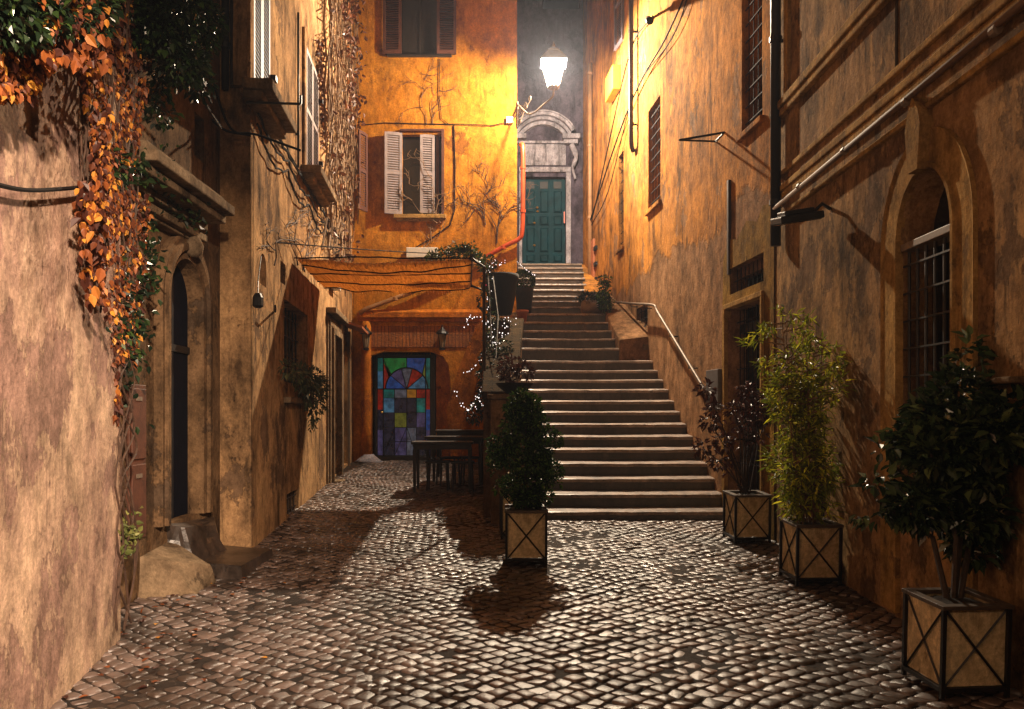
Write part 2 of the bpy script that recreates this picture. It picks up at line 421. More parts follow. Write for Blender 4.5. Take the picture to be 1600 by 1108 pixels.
def shutter(w, a0, a1, z0, z1, off0, off1, mat, parent, rows=2, back=.035, nsl=None):
    """louvred leaf from (a0,off0) at its hinge to (a1,off1) at its free edge"""
    A = w.pt(a0, 0, off0); B = w.pt(a1, 0, off1); d = (B-A); L = d.length; d.normalize(); n = Vector((-d.y, d.x, 0))
    if n.x*w.n.x + n.y*w.n.y < 0: n = -n
    mb = MB()
    def bx(u0, u1, z0_, z1_, o0, o1):
        c = [A + d*u + n*o for u, o in ((u0,o0),(u1,o0),(u1,o1),(u0,o1))]
        mb.hexa([Vector((q.x,q.y,z0_)) for q in c] + [Vector((q.x,q.y,z1_)) for q in c])
    s = .055
    bx(0, s, z0, z1, 0, back); bx(L-s, L, z0, z1, 0, back)
    zz = [z0, (z0+z1)/2 - s/2, z1 - s] if rows == 2 else [z0, z1-s]
    for q in zz: bx(s, L-s, q, q+s*1.15, 0.001, back-.001)
    fr = mb.build('shutter', mat, parent)
    mb = MB()
    for k in range(len(zz)-1):
        lo = zz[k]+s*1.15; hi = zz[k+1]; m = nsl or max(4, int((hi-lo)/.045))
        for i in range(m):
            zc = lo + (hi-lo)*(i+.5)/m; h = (hi-lo)/m*.42
            c0 = [A + d*s + n*.004, A + d*(L-s) + n*.004, A + d*(L-s) + n*(back-.004), A + d*s + n*(back-.004)]
            zs = [zc+h, zc+h, zc-h, zc-h]
            p = [Vector((q.x, q.y, z)) for q, z in zip(c0, zs)]
            mb.hexa(p + [q + Vector((0,0,.007)) for q in p])
    mb.build('louvres', mat, fr)
    return fr

# ================================================================== GROUND
mb = MB()
nx, ny = 130, 420
X0, X1, Y0, Y1 = -4.6, 4.6, -3.0, 23.0
def mort(x, y):
    q = noise.fractal(Vector((x*.9, y*.9, 3)), .8, 2.0, 4); q2 = noise.noise(Vector((x*9, y*9, 1)))
    return q*.009 + q2*.006
for j in range(ny+1):
    for i in range(nx+1):
        x = X0+(X1-X0)*i/nx; y = Y0+(Y1-Y0)*j/ny; mb.v.append((x, y, gz(y) + mort(x, y)))
for j in range(ny):
    for i in range(nx):
        b = j*(nx+1)+i; mb.f.append((b, b+1, b+nx+2, b+nx+1)); mb.m.append(0)
T = NT('paving_dirt'); v = T.coord()
c = T.mix(T.ramp(T.noise(v, 7, 10, .75), .35, .65), (.018,.010,.007), (.060,.036,.023)); T.bump(T.noise(v, 22, 9, .8), 1, .05)
o = mb.build('ground', T.set(c, .8, 0, .3), smooth=True); o['kind'] = 'structure'

# cobbles: small square setts laid on the diagonal in gently curved rows
mb = MB(); rnd = random.Random(3)
S = .093
def warp(u, w):
    # (u,w) sett grid -> plan position, rotated ~45 deg with slow waves
    a = R(47) ; x = (u*math.cos(a) - w*math.sin(a))*S*1.12; y = (u*math.sin(a) + w*math.cos(a))*S
    x += .11*math.sin(y*1.1 + .4) + .05*math.sin(y*2.3 + x); y += .14*math.cos(x*1.25) + .05*math.sin(x*2.6+y*.8)
    return x, y
def left_lim(y): return -2.9 if y > 5.3 else WL1.p0.x + (y+.8)*WL1.d.x/WL1.d.y - .05
cnt = 0
for u in range(-70, 220):
    for w in range(-150, 150):
        cx, cy = warp(u+.5, w+.5)
        if not (3.2 < cy < 16.7) or cx < -3.4 or cx > 2.75: continue
        if cx < left_lim(cy): continue
        if cy > 9.9 and cx > -.2: continue
        if rnd.random() < .004: continue
        jl = [rnd.uniform(-.07, .07) for _ in range(8)]
        cor = []
        for (du, dw) in ((0,0),(1,0),(1,1),(0,1)):
            hsh = random.Random((u+du)*7919 + (w+dw)*104729)
            cor.append(Vector(warp(u+du+hsh.uniform(-.17,.17), w+dw+hsh.uniform(-.17,.17))))
        cen = sum(cor, Vector((0,0)))/4
        gap = rnd.uniform(.74, .93)
        cor = [cen + (q-cen)*gap for q in cor]
        ring = []
        for i in range(4):
            p, q, n_ = cor[i-1], cor[i], cor[(i+1) % 4]
            ring += [q.lerp(p, .13), q.lerp(n_, .13)]
        hgt = rnd.uniform(.002, .015) ; tx, ty = rnd.uniform(-.09,.09), rnd.uniform(-.09,.09)
        sz = mort(cen.x, cen.y)
        b = len(mb.v)
        def zz(q, h): return gz(q.y) + h + (q.x-cen.x)*tx + (q.y-cen.y)*ty
        for q in ring: mb.v.append((q.x, q.y, zz(q, -.02)))
        for q in ring: qq = cen + (q-cen)*.97; mb.v.append((qq.x, qq.y, zz(qq, hgt*.55)))
        for q in ring: qq = cen + (q-cen)*.85; mb.v.append((qq.x, qq.y, zz(qq, hgt*.95)))
        mb.v.append((cen.x, cen.y, zz(cen, hgt*.99)))
        for r_ in range(2):
            for i in range(8):
                mb.f.append((b+r_*8+i, b+r_*8+(i+1)%8, b+r_*8+8+(i+1)%8, b+r_*8+8+i)); mb.m.append(0)
        for i in range(8): mb.f.append((b+16+i, b+16+(i+1)%8, b+24)); mb.m.append(0)
        cnt += 1
T = NT('cobble_basalt'); v = T.coord(); g = T.n('ShaderNodeNewGeometry')
c = T.mix(g.outputs['Random Per Island'], (.095,.066,.055), (.23,.165,.14))
c = T.mix(T.ramp(T.noise(v, 1.6, 7, .62), .46, .58), c, (.05,.034,.026)); 
rr = T.ramp(T.noise(v, 2.4, 5, .6), .3, .7, .27, .5)
T.bump(T.math('ADD', T.noise(v, 55, 5, .7), T.math('MULTIPLY', T.noise(v, 14, 3), .8)), .35, .010)
o = mb.build('cobblestone_paving', T.set(c, rr, 0, .9), smooth=True); o['kind'] = 'structure'

# ================================================================== NEAR LEFT HOUSE
h = thing('corner_house', 'beige peeling plaster house wall nearest the camera on the left, under the hanging vine', 'building', (-2.47, 5.26, .2))
w = WL1
a_n0, a_n1 = w.s_at(28), w.s_at(60); z0n, z1n = w.z_at(45, 212), w.z_at(45, 165)
hole = arch(a_n0, a_n1, z0n, z1n - .02, .1)
mb = w.face(rect(0, w.L, -.3, TOPZ), [hole], .035); body(mb, w, -.3, TOPZ, 2.4)
mb.build('wall', M['near_left'], h)
panel(w, hole, -.03, 'blind_niche', M['near_left'], h)
# ================================================================== PORTAL HOUSE
h = thing('portal_house', 'dark brown house with an arched stone portal under a jutting cornice, left side', 'building', (-2.8, 7, .3))
w = WL2
pa0, pa1 = w.s_at(257), w.s_at(310)
pz0, pzs = .78, 2.62
hole = arch(pa0, pa1, pz0, pzs, .36)
sl0, sl1 = w.s_at(304), w.s_at(319)
hole2 = rect(sl0, sl1, w.z_at(311, 248), w.z_at(311, 180))
mb = w.face(rect(0, w.L, -.2, TOPZ), [hole, hole2], [.10, .2]); body(mb, w, -.2, TOPZ, 2.2)
mb.build('wall', M['portal'], h)
panel(w, rect(sl0-.02, sl1+.02, hole2[0][1]-.02, hole2[2][1]+.02), -.2, 'window', M['dark'], h)
d = panel(w, hole, -.095, 'door', simple('door_black_blue', (.004,.005,.011), .8, 0, .3, 6, .2, .1), h)
mb = MB(); w.box(mb, (pa0+pa1)/2-.01, (pa0+pa1)/2+.01, pz0, pzs+.3, -.094, -.08); w.box(mb, pa0, pa1, 2.2, 2.26, -.094, -.075); mb.build('door_rail', M['iron'], d)
# portal surround: profiled jambs and arch
def surround(w, a0, a1, z0, zs, rise, wd, prof, mat, parent, name='door_surround'):
    mb = MB(); c = (a0+a1)/2; r = (a1-a0)/2; n = 18
    inner = [(a0, z0), (a0, (z0+zs)/2)] + [(c - r*math.cos(math.pi*i/n), zs + rise*math.sin(math.pi*i/n)) for i in range(n+1)] + [(a1, (z0+zs)/2), (a1, z0)]
    outer = [(a0-wd, z0), (a0-wd, (z0+zs)/2)] + [(c - (r+wd)*math.cos(math.pi*i/n), zs + (rise+wd)*math.sin(math.pi*i/n)) for i in range(n+1)] + [(a1+wd, (z0+zs)/2), (a1+wd, z0)]
    k = len(prof)
    for i in range(len(inner)-1):
        for j in range(k-1):
            t0, o0 = prof[j]; t1, o1 = prof[j+1]
            def q(ii, t, o_):
                A, B = inner[ii], outer[ii]; return w.pt(A[0]+(B[0]-A[0])*t, A[1]+(B[1]-A[1])*t, o_)
            mb.face([q(i,t0,o0), q(i+1,t0,o0), q(i+1,t1,o1), q(i,t1,o1)])
    return mb.build(name, mat, parent)
surround(w, pa0, pa1, pz0, pzs, .36, .20, [(0,-.05),(0,.05),(.3,.055),(.36,.085),(.62,.085),(.7,.06),(.9,.065),(1,.05),(1,-.01)], M['portal'], h)
# cornice over the portal: a stepped stone hood
cz = 3.44
mb = MB()
for (z0_, z1_, o_) in ((cz-.16, cz-.10, .12), (cz-.10, cz-.03, .28), (cz-.03, cz+.05, .36)):
    w.box(mb, .72, 2.34, z0_, z1_, -.02, o_)
w.box(mb, .74, 2.3, cz+.05, cz+.12, -.02, .28)
mb.build('cornice', M['stone'], h, bevel=.012)
mb = MB(); w.box(mb, .9, 2.3, cz-.27, cz-.21, -.02, .13); w.box(mb, .95, 2.25, cz-.30, cz-.27, -.02, .08); mb.build('moulding', M['stone'], h, bevel=.01)
mb = MB(); mb.lathe([(.03,0),(.07,.03),(.08,.1),(.05,.16),(.02,.2)], w.pt((pa0+pa1)/2, pzs+.38, .1), 12); mb.build('keystone', M['stone'], h, smooth=True)
# brown meter cabinet on the wall
m0, m1 = w.s_at(196), w.s_at(222); mz0, mz1 = w.z_at(209, 842), w.z_at(209, 601)
cab = thing('meter_cabinet', 'tall reddish brown metal cabinet on the wall behind the hanging vine stems', 'cabinet', w.pt((m0+m1)/2, mz0, 0))
mb = MB(); w.box(mb, m0, m1, mz0, mz1, 0, .03); mb.build('case', M['wood_brown'], cab, bevel=.004)
mb = MB(); zm = (mz0+mz1)/2
for (q0, q1) in ((mz0+.03, zm-.02), (zm+.02, mz1-.03)): w.box(mb, m0+.02, m1-.02, q0, q1, .03, .042)
mb.build('door', M['wood_brown'], cab, bevel=.004)
mb = MB()
for zc in (zm-.12, mz1-.12): mb = MB(); w.box(mb, m0+.08, m1-.1, zc, zc+.03, .042, .048); mb.build('vent', M['pipe_grey'], cab)
# old stone doorsteps
def rock(pts_lo, pts_hi, name, mat, label, seed, cat='stone step', cuts=5, amp=.02):
    import bmesh
    bm = bmesh.new(); vs = [bm.verts.new(p) for p in pts_lo+pts_hi]; n = len(pts_lo)
    bm.faces.new(vs[:n][::-1]); bm.faces.new(vs[n:])
    for i in range(n): bm.faces.new((vs[i], vs[(i+1)%n], vs[n+(i+1)%n], vs[n+i]))
    bmesh.ops.subdivide_edges(bm, edges=bm.edges[:], cuts=cuts, use_grid_fill=True)
    bmesh.ops.triangulate(bm, faces=[f for f in bm.faces if len(f.verts) > 4])
    c = sum((v_.co for v_ in bm.verts), Vector())/len(bm.verts)
    for v_ in bm.verts:
        q = v_.co*4 + Vector((seed, 0, 0)); k = noise.noise(q)*amp*1.5 + noise.noise(q*3.1)*amp*.7
        v_.co += (v_.co-c).normalized()*k
    me = bpy.data.meshes.new(name); bm.normal_update(); bm.to_mesh(me); bm.free(); me.materials.append(mat)
    o = bpy.data.objects.new(name, me); C.objects.link(o)
    if label: tag(o, label, cat)
    return o
V = Vector
g = gz(6.5)
rock([V((-2.85,6.2,g-.05)), V((-2.38,6.36,g-.05)), V((-2.38,6.76,g-.05)), V((-2.85,6.9,g-.05))],
     [V((-2.84,6.26,g+.30)), V((-2.62,6.30,g+.26)), V((-2.40,6.62,g+.17)), V((-2.84,6.86,g+.36))], 'stone_block', M['stone'],
     'sloping rough plastered stone block at the foot of the portal, nearest the camera', 1, amp=.014, cuts=3)
rock([V((-2.85,6.9,g-.05)), V((-2.2,6.82,g-.05)), V((-2.2,7.7,g-.05)), V((-2.85,7.8,g-.05))],
     [V((-2.85,6.9,g+.16)), V((-2.22,6.82,g+.13)), V((-2.22,7.68,g+.13)), V((-2.85,7.8,g+.16))], 'stone_step', M['step'],
     'low dark stone doorstep slab on the cobbles in front of the portal', 2, amp=.008)
rock([V((-2.85,6.75,g+.1)), V((-2.58,6.8,g+.1)), V((-2.55,7.5,g+.1)), V((-2.85,7.98,g+.1))],
     [V((-2.85,6.7,g+.50)), V((-2.68,6.82,g+.44)), V((-2.66,7.45,g+.38)), V((-2.85,7.95,g+.42))], 'stone_step', M['step'],
     'upper broken stone doorstep right under the black portal door', 3, amp=.03)

# ================================================================== LONG LEFT HOUSE
h = thing('left_house', 'long umber plaster house on the left with shuttered upper windows and a barred lower one', 'building', (-2.5, 8, .36))
body(WL3.face(rect(0, WL3.L, -.2, TOPZ), [], 0), WL3, -.2, TOPZ, .02).build('wall', M['left'], h)
w = WL4
def rr(x0, x1, zb, zt): return rect(w.s_at(x0), w.s_at(x1), zb, zt)
Hs = dict(up1=rr(391, 417, 4.80, 7.6), up2=rr(475, 494, 4.9, 6.5), bars=rr(444, 481, 2.05, 3.0), vent=rr(448, 466, w.z_at(457, 803), w.z_at(457, 768)),
          door1=rr(514, 526, .66, 2.95), door2=rr(533, 543, .75, 3.2))
slot1 = [(q[0], q[1]) for q in arch(w.s_at(406), w.s_at(416), w.z_at(411, 446), w.z_at(411, 412), .1, 8)]
slot2 = rr(438, 446, w.z_at(442, 443), w.z_at(442, 410))
names = list(Hs); holes = [Hs[k] for k in names] + [slot1, slot2]
mb = w.face(rect(0, w.L, -.2, TOPZ), holes, [.16, .16, .30, .1, .22, .22, .12, .12]); body(mb, w, -.2, TOPZ, 2.5)
mb.build('wall', M['left'], h)
for k, dep in zip(names + ['s1', 's2'], [.16,.16,.30,.1,.22,.22,.12,.12]):
    if k == 'up1' or k == 'up2': pass
    poly = {'s1': slot1, 's2': slot2}.get(k) or Hs[k]
    nm = 'door' if k.startswith('door') else 'niche' if k in ('s1','s2') else 'window'
    o = panel(w, poly, -dep+.002, nm, M['portal'] if nm == 'niche' else M['wood_dark'] if nm == 'door' else M['glass_dark'], h)
    if k == 'bars':
        a0, a1 = poly[0][0], poly[1][0]; grille(w, a0, a1, 2.05, 3.0, -.14, 7, 4, o, r=.011)
        mb = MB(); w.box(mb, a0-.02, a1+.1, 1.80, 1.87, -.02, .08); mb.build('sill', M['stone'], h, bevel=.01)
    if k == 'vent': grille(w, poly[0][0], poly[1][0], poly[0][1], poly[2][1], -.04, 4, 2, o, M['iron_rust'])
    if nm == 'door':
        a0, a1 = poly[0][0], poly[1][0]; mb = MB(); n = 3
        for i in range(n):
            q0 = poly[0][1] + (poly[2][1]-poly[0][1])*(i+.12)/n; q1 = poly[0][1] + (poly[2][1]-poly[0][1])*(i+.88)/n
            w.box(mb, a0+.12, a1-.12, q0, q1, -dep+.002, -dep+.02)
        mb.build('door_panel', M['wood_dark'], o, bevel=.006)
# upper shuttered windows with stone sills
for (k, mat, zb, zt) in (('up1', M['shutter_white'], 4.8, 7.6), ('up2', M['shutter_brown'], 4.9, 6.5)):
    a0, a1 = Hs[k][0][0], Hs[k][1][0]; c = (a0+a1)/2
    shutter(w, a0, c-.003, zb, zt, .0, .0, mat, h); shutter(w, a1, c+.003, zb, zt, .0, .0, mat, h)
    mb = MB(); w.box(mb, a0-.22, a1+.22, zb-.20, zb-.12, -.02, .16); w.box(mb, a0-.25, a1+.25, zb-.12, zb-.02, -.02, .26); mb.build('sill', M['stone'], h, bevel=.012)
    mb = MB(); w.box(mb, a0-.14, a0-.002, zb-.02, zt+.2, 0, .035); mb.build('window_surround', M['left'], h, bevel=.008); mb = MB(); w.box(mb, a1+.002, a1+.14, zb-.02, zt+.2, 0, .035); mb.build('window_surround', M['left'], h, bevel=.008)
    for zz_ in (zb+.35, zt-.35):
        mb = MB(); w.box(mb, a1+.01, a1+.09, zz_, zz_+.06, .036, .09); mb.build('hinge', M['iron'], h)
# stone frame of door 1
a0, a1 = Hs['door1'][0][0], Hs['door1'][1][0]
mb = MB()
for (t, o_) in ((.10, .10), (.22, .06), (.3, .03)):
    w.box(mb, a0-t, a0-t+.10, .55, 2.95+t, 0, o_); w.box(mb, a1+t-.10, a1+t, .55, 2.95+t, 0, o_); w.box(mb, a0-t+.1, a1+t-.1, 2.95+t-.10, 2.95+t, 0, o_)
w.box(mb, a0-.34, a1+.34, 3.25, 3.34, 0, .16); w.box(mb, a0-.1, a1+.1, .5, .62, -.2, .22)
mb.build('door_frame', M['stone'], h, bevel=.012)
a0, a1 = Hs['door2'][0][0], Hs['door2'][1][0]
mb = MB(); w.box(mb, a0-.06, a0-.005, .7, 3.25, 0, .05); w.box(mb, a1+.005, a1+.06, .7, 3.25, 0, .05); mb.build('door_frame', M['pipe_grey'], h, bevel=.01)
mb = MB(); A = [w.pt(a0-.1, 3.36, 0), w.pt(a1+.1, 3.36, 0), w.pt(a1+.1, 3.24, .38), w.pt(a0-.1, 3.24, .38)]
mb.hexa([q - V((0,0,.04)) for q in A] + A); mb.build('awning', M['terracotta'], h)
mb = MB(); w.box(mb, w.s_at(514), w.s_at(521), 3.72, 4.0, 0, .12); mb.build('sign_box', M['white'], h, bevel=.01)
# floor band along the wall with its bundle of cables
z = 4.66
for dz, off, r_, sg in ((0, .05, .016, .0), (-.10, .06, .012, .09), (-.2, .05, .012, .16), (.06, .04, .009, .02)):
    L = w.L*.72; pts = []
    for i in range(49):
        t = i/48; pts.append(w.pt(t*L, z + dz - sg*abs(math.sin(t*math.pi*4)) + .012*math.sin(i*1.7), off + .008*math.sin(i*2.3)))
    o = MB().tube(pts, r_, 5).build('wall_cable', M['cable'])
    tag(o, {0:'thick straight black cable along the floor line of the left house', -.10:'black cable sagging in loops below the thick straight one, left house',
            -.2:'lowest and slackest cable looping under the first floor sills, left house', .06:'thin upper cable just above the thick one on the left house'}[dz], 'cable', 'cables along the left house')
# vertical pipes on the left
def pipe(w, x, zt, zb, r, mat, off, name, label, extra=None, x2=None, brackets=True, parent=None, cat='drainpipe'):
    a = w.s_at(x, off); t = thing(name, label, cat, w.pt(a, zb, off)) if parent is None else None
    pts = [w.pt(a, zt, off)] + (extra or [w.pt(a, zb, off)])
    if extra is None: pts = [w.pt(a, zt, off), w.pt(a, (zt+zb)/2, off), w.pt(a, zb, off)]
    MB().tube(pts, r, 10).build('pipe', mat, t or parent, smooth=True)
    if brackets:
        z_ = zb+.4
        while z_ < zt:
            mb = MB().tube([w.pt(a, z_, off), w.pt(a, z_+.05, off)], r*1.25, 10); w.box(mb, a-.01, a+.01, z_, z_+.03, 0, off); mb.build('bracket', mat, t or parent); z_ += 1.6
    return t
pipe(WL3, 352, 12, WL3.z_at(352, 140, .06), .035, M['iron'], .06, 'drainpipe', 'black drainpipe in the corner left of the white shuttered window')
pipe(WL4, 466, WL4.z_at(466, 30), WL4.z_at(466, 268), .014, M['iron'], .03, 'shadow_rod', 'thin black rod drawn as a shadow line, left of the farther brown shutters', cat='shadow_rod')  # dark rod standing for a shadow line on the wall
pipe(WL4, 560, 12, WL4.z_at(560, 490, .06), .045, M['pipe_grey'], .1, 'drainpipe', 'pale grey drainpipe in the corner beside the orange house')
# wall irons and an old bell under the slots
mb = MB(); p = w.px(403, 478, .06); mb.lathe([(.03,.12),(.05,.08),(.055,.0),(.03,-.02)], p, 10); mb.tube([p+V((0,0,.12)), w.px(403, 440, .03), w.px(408, 400, .02)], .006, 5)
tag(mb.build('wall_bell', M['iron']), 'small black bell hanging by a wire below the oval niche, left house', 'bell')
mb = MB().tube([w.px(428, 487, 0), w.px(430, 487, .12), w.px(430, 478, .14)], .012, 6); tag(mb.build('wall_hook', M['iron']), 'black iron hook in the wall left of the barred window', 'hook')
def rod(x, y, name, label, off=.3):
    A = w.px(x, y, 0); B = w.pt(w.s_at(x), A.z, off); mb = MB().tube([A, B], .012, 6); mb.tube([B, B+V((0,0,.08))], .012, 6); tag(mb.build(name, M['iron']), label, 'iron bar')
rod(385, 160, 'clothesline_bar', 'iron bar sticking out below the white shuttered window', .5)
# ================================================================== ORANGE HOUSE
h = thing('orange_house', 'vivid orange plaster house at the end of the alley, lit by the lantern', 'building', (-1.5, 16.5, .74))
w = WO
def rp(x0, x1, y0, y1): return rect(w.s_at(x0), w.s_at(x1), HC + (HY-y1)/FPX*16.5, HC + (HY-y0)/FPX*16.5)
zy = lambda y: HC + (HY-y)/FPX*16.5
zg = gz(16.5)
rec = [(w.s_at(568), zg-.1), (w.s_at(704), zg-.1), (w.s_at(704), zy(600)), (w.s_at(701), zy(570)), (w.s_at(692), zy(556)), (w.s_at(670), zy(549)), (w.s_at(600), zy(549)), (w.s_at(578), zy(556)), (w.s_at(569), zy(575))]
H1 = rp(628, 690, 210, 335); H2 = rp(600, 712, -120, 86); H3 = rp(561, 566, 212, 333)
HU = rect(w.s_at(616), w.s_at(692), 10.9, 12.1)
mb = w.face(rect(0, w.L, -.2, 13.5), [rec, H1, H2], [.20, .16, .16], wob=.004); body(mb, w, -.2, 13.5, 5.5)
mb.build('wall', M['orange'], h)
# side return along the stairs is part of the body; recess back wall with the door hole
dh = rp(583, 680, 553, 723); dh = rect(dh[0][0], dh[1][0], zg-.1, dh[2][1])
class Off(Wall): pass
WO2 = Wall((-3.4, 16.70), (.10, 16.70), -1); WO2.n = WO.n
WO2.face([(a-.01 if i in (0,7,8) else a, z) for i, (a, z) in enumerate(rec)] if 0 else rect(w.s_at(562), w.s_at(710), zg-.1, zy(545)), [dh], .12, wob=.003).build('recess_wall', M['orange_low'], h)
panel(w, rect(H1[0][0]-.02, H1[1][0]+.02, H1[0][1]-.02, H1[2][1]+.02), -.15, 'window', M['glass_dark'], h)
panel(w, rect(H2[0][0]-.02, H2[1][0]+.02, H2[0][1]-.02, H2[2][1]+.02), -.15, 'window', M['glass_dark'], h)
za, zb = H1[0][1], H1[2][1]
# middle window: left leaf open on the wall, right leaf half closed, its twin edge-on
shutter(w, w.s_at(628.5), w.s_at(602), za-.01, zb+.01, .02, .11, M['shutter'], h)
shutter(w, w.s_at(679), w.s_at(656.5), za+.02, zb-.02, -.02, .02, M['shutter'], h)
mb = MB(); w.box(mb, w.s_at(625), w.s_at(628)-.002, za-.02, zb+.05, -.1, .03); w.box(mb, w.s_at(690)+.002, w.s_at(694), za-.02, zb+.05, -.1, .05); w.box(mb, w.s_at(625), w.s_at(694), zb+.052, zb+.09, -.1, .06)
w.box(mb, w.s_at(681), w.s_at(686), za+.01, zb-.01, -.1, -.03); mb.build('window_frame', M['shutter_brown'], h)
mb = MB(); w.box(mb, w.s_at(616), w.s_at(697), za-.10, za-.02, -.02, .12); w.box(mb, w.s_at(620), w.s_at(693), za-.14, za-.10, -.02, .07); mb.build('sill', M['surround'], h, bevel=.01)
# upper window, brown leaves folded in front of the opening
za, zb = H2[0][1], H2[2][1]
shutter(w, w.s_at(599), w.s_at(628), za, zb, .03, .05, M['shutter_brown'], h); shutter(w, w.s_at(713), w.s_at(683), za, zb, .03, .05, M['shutter_brown'], h)
mb = MB(); w.box(mb, w.s_at(628), w.s_at(683), za, zb, -.12, -.06); w.box(mb, w.s_at(654), w.s_at(657), za, zb, -.06, -.04); mb.build('casement', M['wood_dark'], h)
mb = MB(); w.box(mb, w.s_at(605), w.s_at(706), za-.05, za-.005, -.02, .07); mb.build('sill', M['wood_dark'], h, bevel=.008)
# window leaf edge at the far left
shutter(w, w.s_at(573), w.s_at(564), zy(333), zy(212), .06, .34, M['shutter_brown'], h)
# string course, bricky lintel band, pilaster strip, side buttress
mb = MB(); w.box(mb, w.s_at(560), w.s_at(752), zy(497), zy(489), -.02, .10); w.box(mb, w.s_at(560), w.s_at(752), zy(503), zy(497)-.002, -.02, .05)
A = [w.pt(w.s_at(562), zy(489), .10), w.pt(w.s_at(752), zy(489), .10), w.pt(w.s_at(752), zy(483), -.01), w.pt(w.s_at(562), zy(483), -.01)]
mb.hexa([q - V((0,0,.01)) for q in A] + A); mb.build('string_course', M['orange_low'], h, bevel=.006)
T = NT('brick_painted'); v = T.coord(); br = T.n('ShaderNodeTexBrick'); sp = T.n('ShaderNodeSeparateXYZ'); T.l(v, sp.inputs[0]); cb = T.n('ShaderNodeCombineXYZ'); T.l(sp.outputs[2], cb.inputs[0]); T.l(sp.outputs[0], cb.inputs[1]); T.l(cb.outputs[0], br.inputs[0])
br.inputs['Scale'].default_value = 1; br.inputs['Brick Width'].default_value = .5; br.inputs['Row Height'].default_value = .07; br.inputs['Mortar Size'].default_value = .008
br.inputs['Color1'].default_value = (.42,.15,.035,1); br.inputs['Color2'].default_value = (.33,.11,.03,1); br.inputs['Mortar'].default_value = (.12,.045,.02,1)
T.bump(T.math('SUBTRACT', T.noise(v, 25, 5), br.outputs['Fac']), .9, .02); mbr = T.set(T.mix(T.ramp(T.noise(v, 4, 6), .4, .65), br.outputs[0], (.22,.08,.025)), .85)
mb = MB(); w.box(mb, w.s_at(578), w.s_at(746), zy(543), zy(509), -.02, .02); mb.build('brick_lintel', mbr, h, bevel=.006)
mb = MB(); mb.tube([V((w.pt(w.s_at(573),0,0).x, 16.44, z_)) for z_ in (zg-.05, 1.5, 2.4, zy(512), zy(503))], [.10,.10,.098,.1,.07], 12); mb.build('boxed_downpipe', M['orange_low'], h, smooth=True)
mb = MB(); mb.lathe([(.30,0),(.22,.06),(.12,.14),(.11,.16)], V((w.pt(w.s_at(577),0,0).x, 16.42, zg-.01)), 14); mb.build('plaster_foot', M['white_old'], h, smooth=True)
poly = [(706,724),(702,680),(699,640),(706,610),(716,580),(730,545),(745,510),(752,503),(758,503),(758,724)]
mb = MB(); pts = [(w.s_at(x), zy(y)) for x, y in poly]
mb.face([w.pt(a, z, .14) for a, z in pts]);
for i in range(len(pts)): p, q = pts[i], pts[(i+1) % len(pts)]; mb.face([w.pt(*p, .14), w.pt(*q, .14), w.pt(*q, -.02), w.pt(*p, -.02)])
mb.build('buttress', M['orange_low'], h)
# stained glass door
dp = bpy.data.objects.new('door', None); 
def dpx(x, y, off): return WO2.pt(WO2.p0.x*0 + (V(((x-HX)/FPX*16.78,0,0)).x - WO2.p0.x), HC + (HY-y)/FPX*16.78, off)
cols = {'teal':(.01,.22,.20),'red':(.42,.02,.01),'green':(.01,.30,.06),'blue':(.02,.10,.42),'violet':(.10,.085,.22),'sky':(.08,.25,.45),'amber':(.50,.22,.02),'olive':(.20,.22,.03),'dim':(.025,.025,.05),'grey':(.16,.18,.24)}
def gm(k):
    T = NT('stained_glass_'+k); v = T.coord(); c0 = cols[k]
    c = T.mix(T.ramp(T.noise(v, 9, 5, .6), .35, .65), tuple(x*.35 for x in c0), c0); T.l(c, T.b.inputs['Emission Color']); T.b.inputs['Emission Strength'].default_value = .26
    T.bump(T.noise(v, 40, 3), .4, .01); return T.set(c, .12, 0, .6)
gms = {k: gm(k) for k in cols}; keys = list(cols)
mb = MB(); fr = MB()
def pane(pts, k): mb.face([dpx(x, y, -.045) for x, y in pts], keys.index(k))
cxp, cyp, rp_ = 636, 608, 33
L_, R_, T_ = 590, 673, 559
def ring(a, r_=rp_): return (cxp + r_*math.cos(R(a)), cyp - r_*math.sin(R(a)))
# fan inside the arch
for a0, a1, k in ((0,40,'sky'),(40,75,'red'),(75,105,'grey'),(105,140,'violet'),(140,180,'blue')):
    pane([(cxp, cyp)] + [ring(a0+(a1-a0)*i/5) for i in range(6)], k)
# spandrels outside the arch
pane([(L_+10, cyp)] + [ring(180-i*8) for i in range(5)] + [(L_+10, T_+8)], 'red')
pane([(L_+10, T_), (cxp, T_)] + [ring(90+i*11.6) for i in range(5)] + [(L_+10, T_+8)], 'green')
pane([(cxp, T_), (R_-8, T_), (R_-8, T_+8)] + [ring(43.6+i*11.6) for i in range(5)], 'blue')
pane([(R_-8, cyp), (R_-8, T_+8)] + [ring(43-i*8) for i in range(5)] + [ring(0)], 'olive')
ys = [559, 580, 608, 640, 672, 712]
for i in range(5):
    pane([(L_, ys[i]), (L_+9, ys[i]), (L_+9, ys[i+1]), (L_, ys[i+1])], ['teal','sky','red','dim','violet'][i])
    pane([(R_-7, ys[i]), (R_, ys[i]), (R_, ys[i+1]), (R_-7, ys[i+1])], ['teal','teal','red','blue','violet'][i])
lower = [['teal','grey','amber','red'],['sky','dim','dim','teal'],['dim','olive','dim','violet'],['dim','violet','grey','dim']]
yy = [608, 622, 645, 668, 712]; xx = [600, 617, 636, 651, 665]
for i in range(4):
    for j in range(4):
        pane([(xx[j], yy[i]), (xx[j+1], yy[i]), (xx[j+1], yy[i+1]), (xx[j], yy[i+1])], lower[i][j])
glass = mb.build('door', [gms[k] for k in keys], h)
def bar(x0, y0, x1, y1, r_=.012): fr.tube([dpx(x0, y0, -.03), dpx(x1, y1, -.03)], r_, 6)
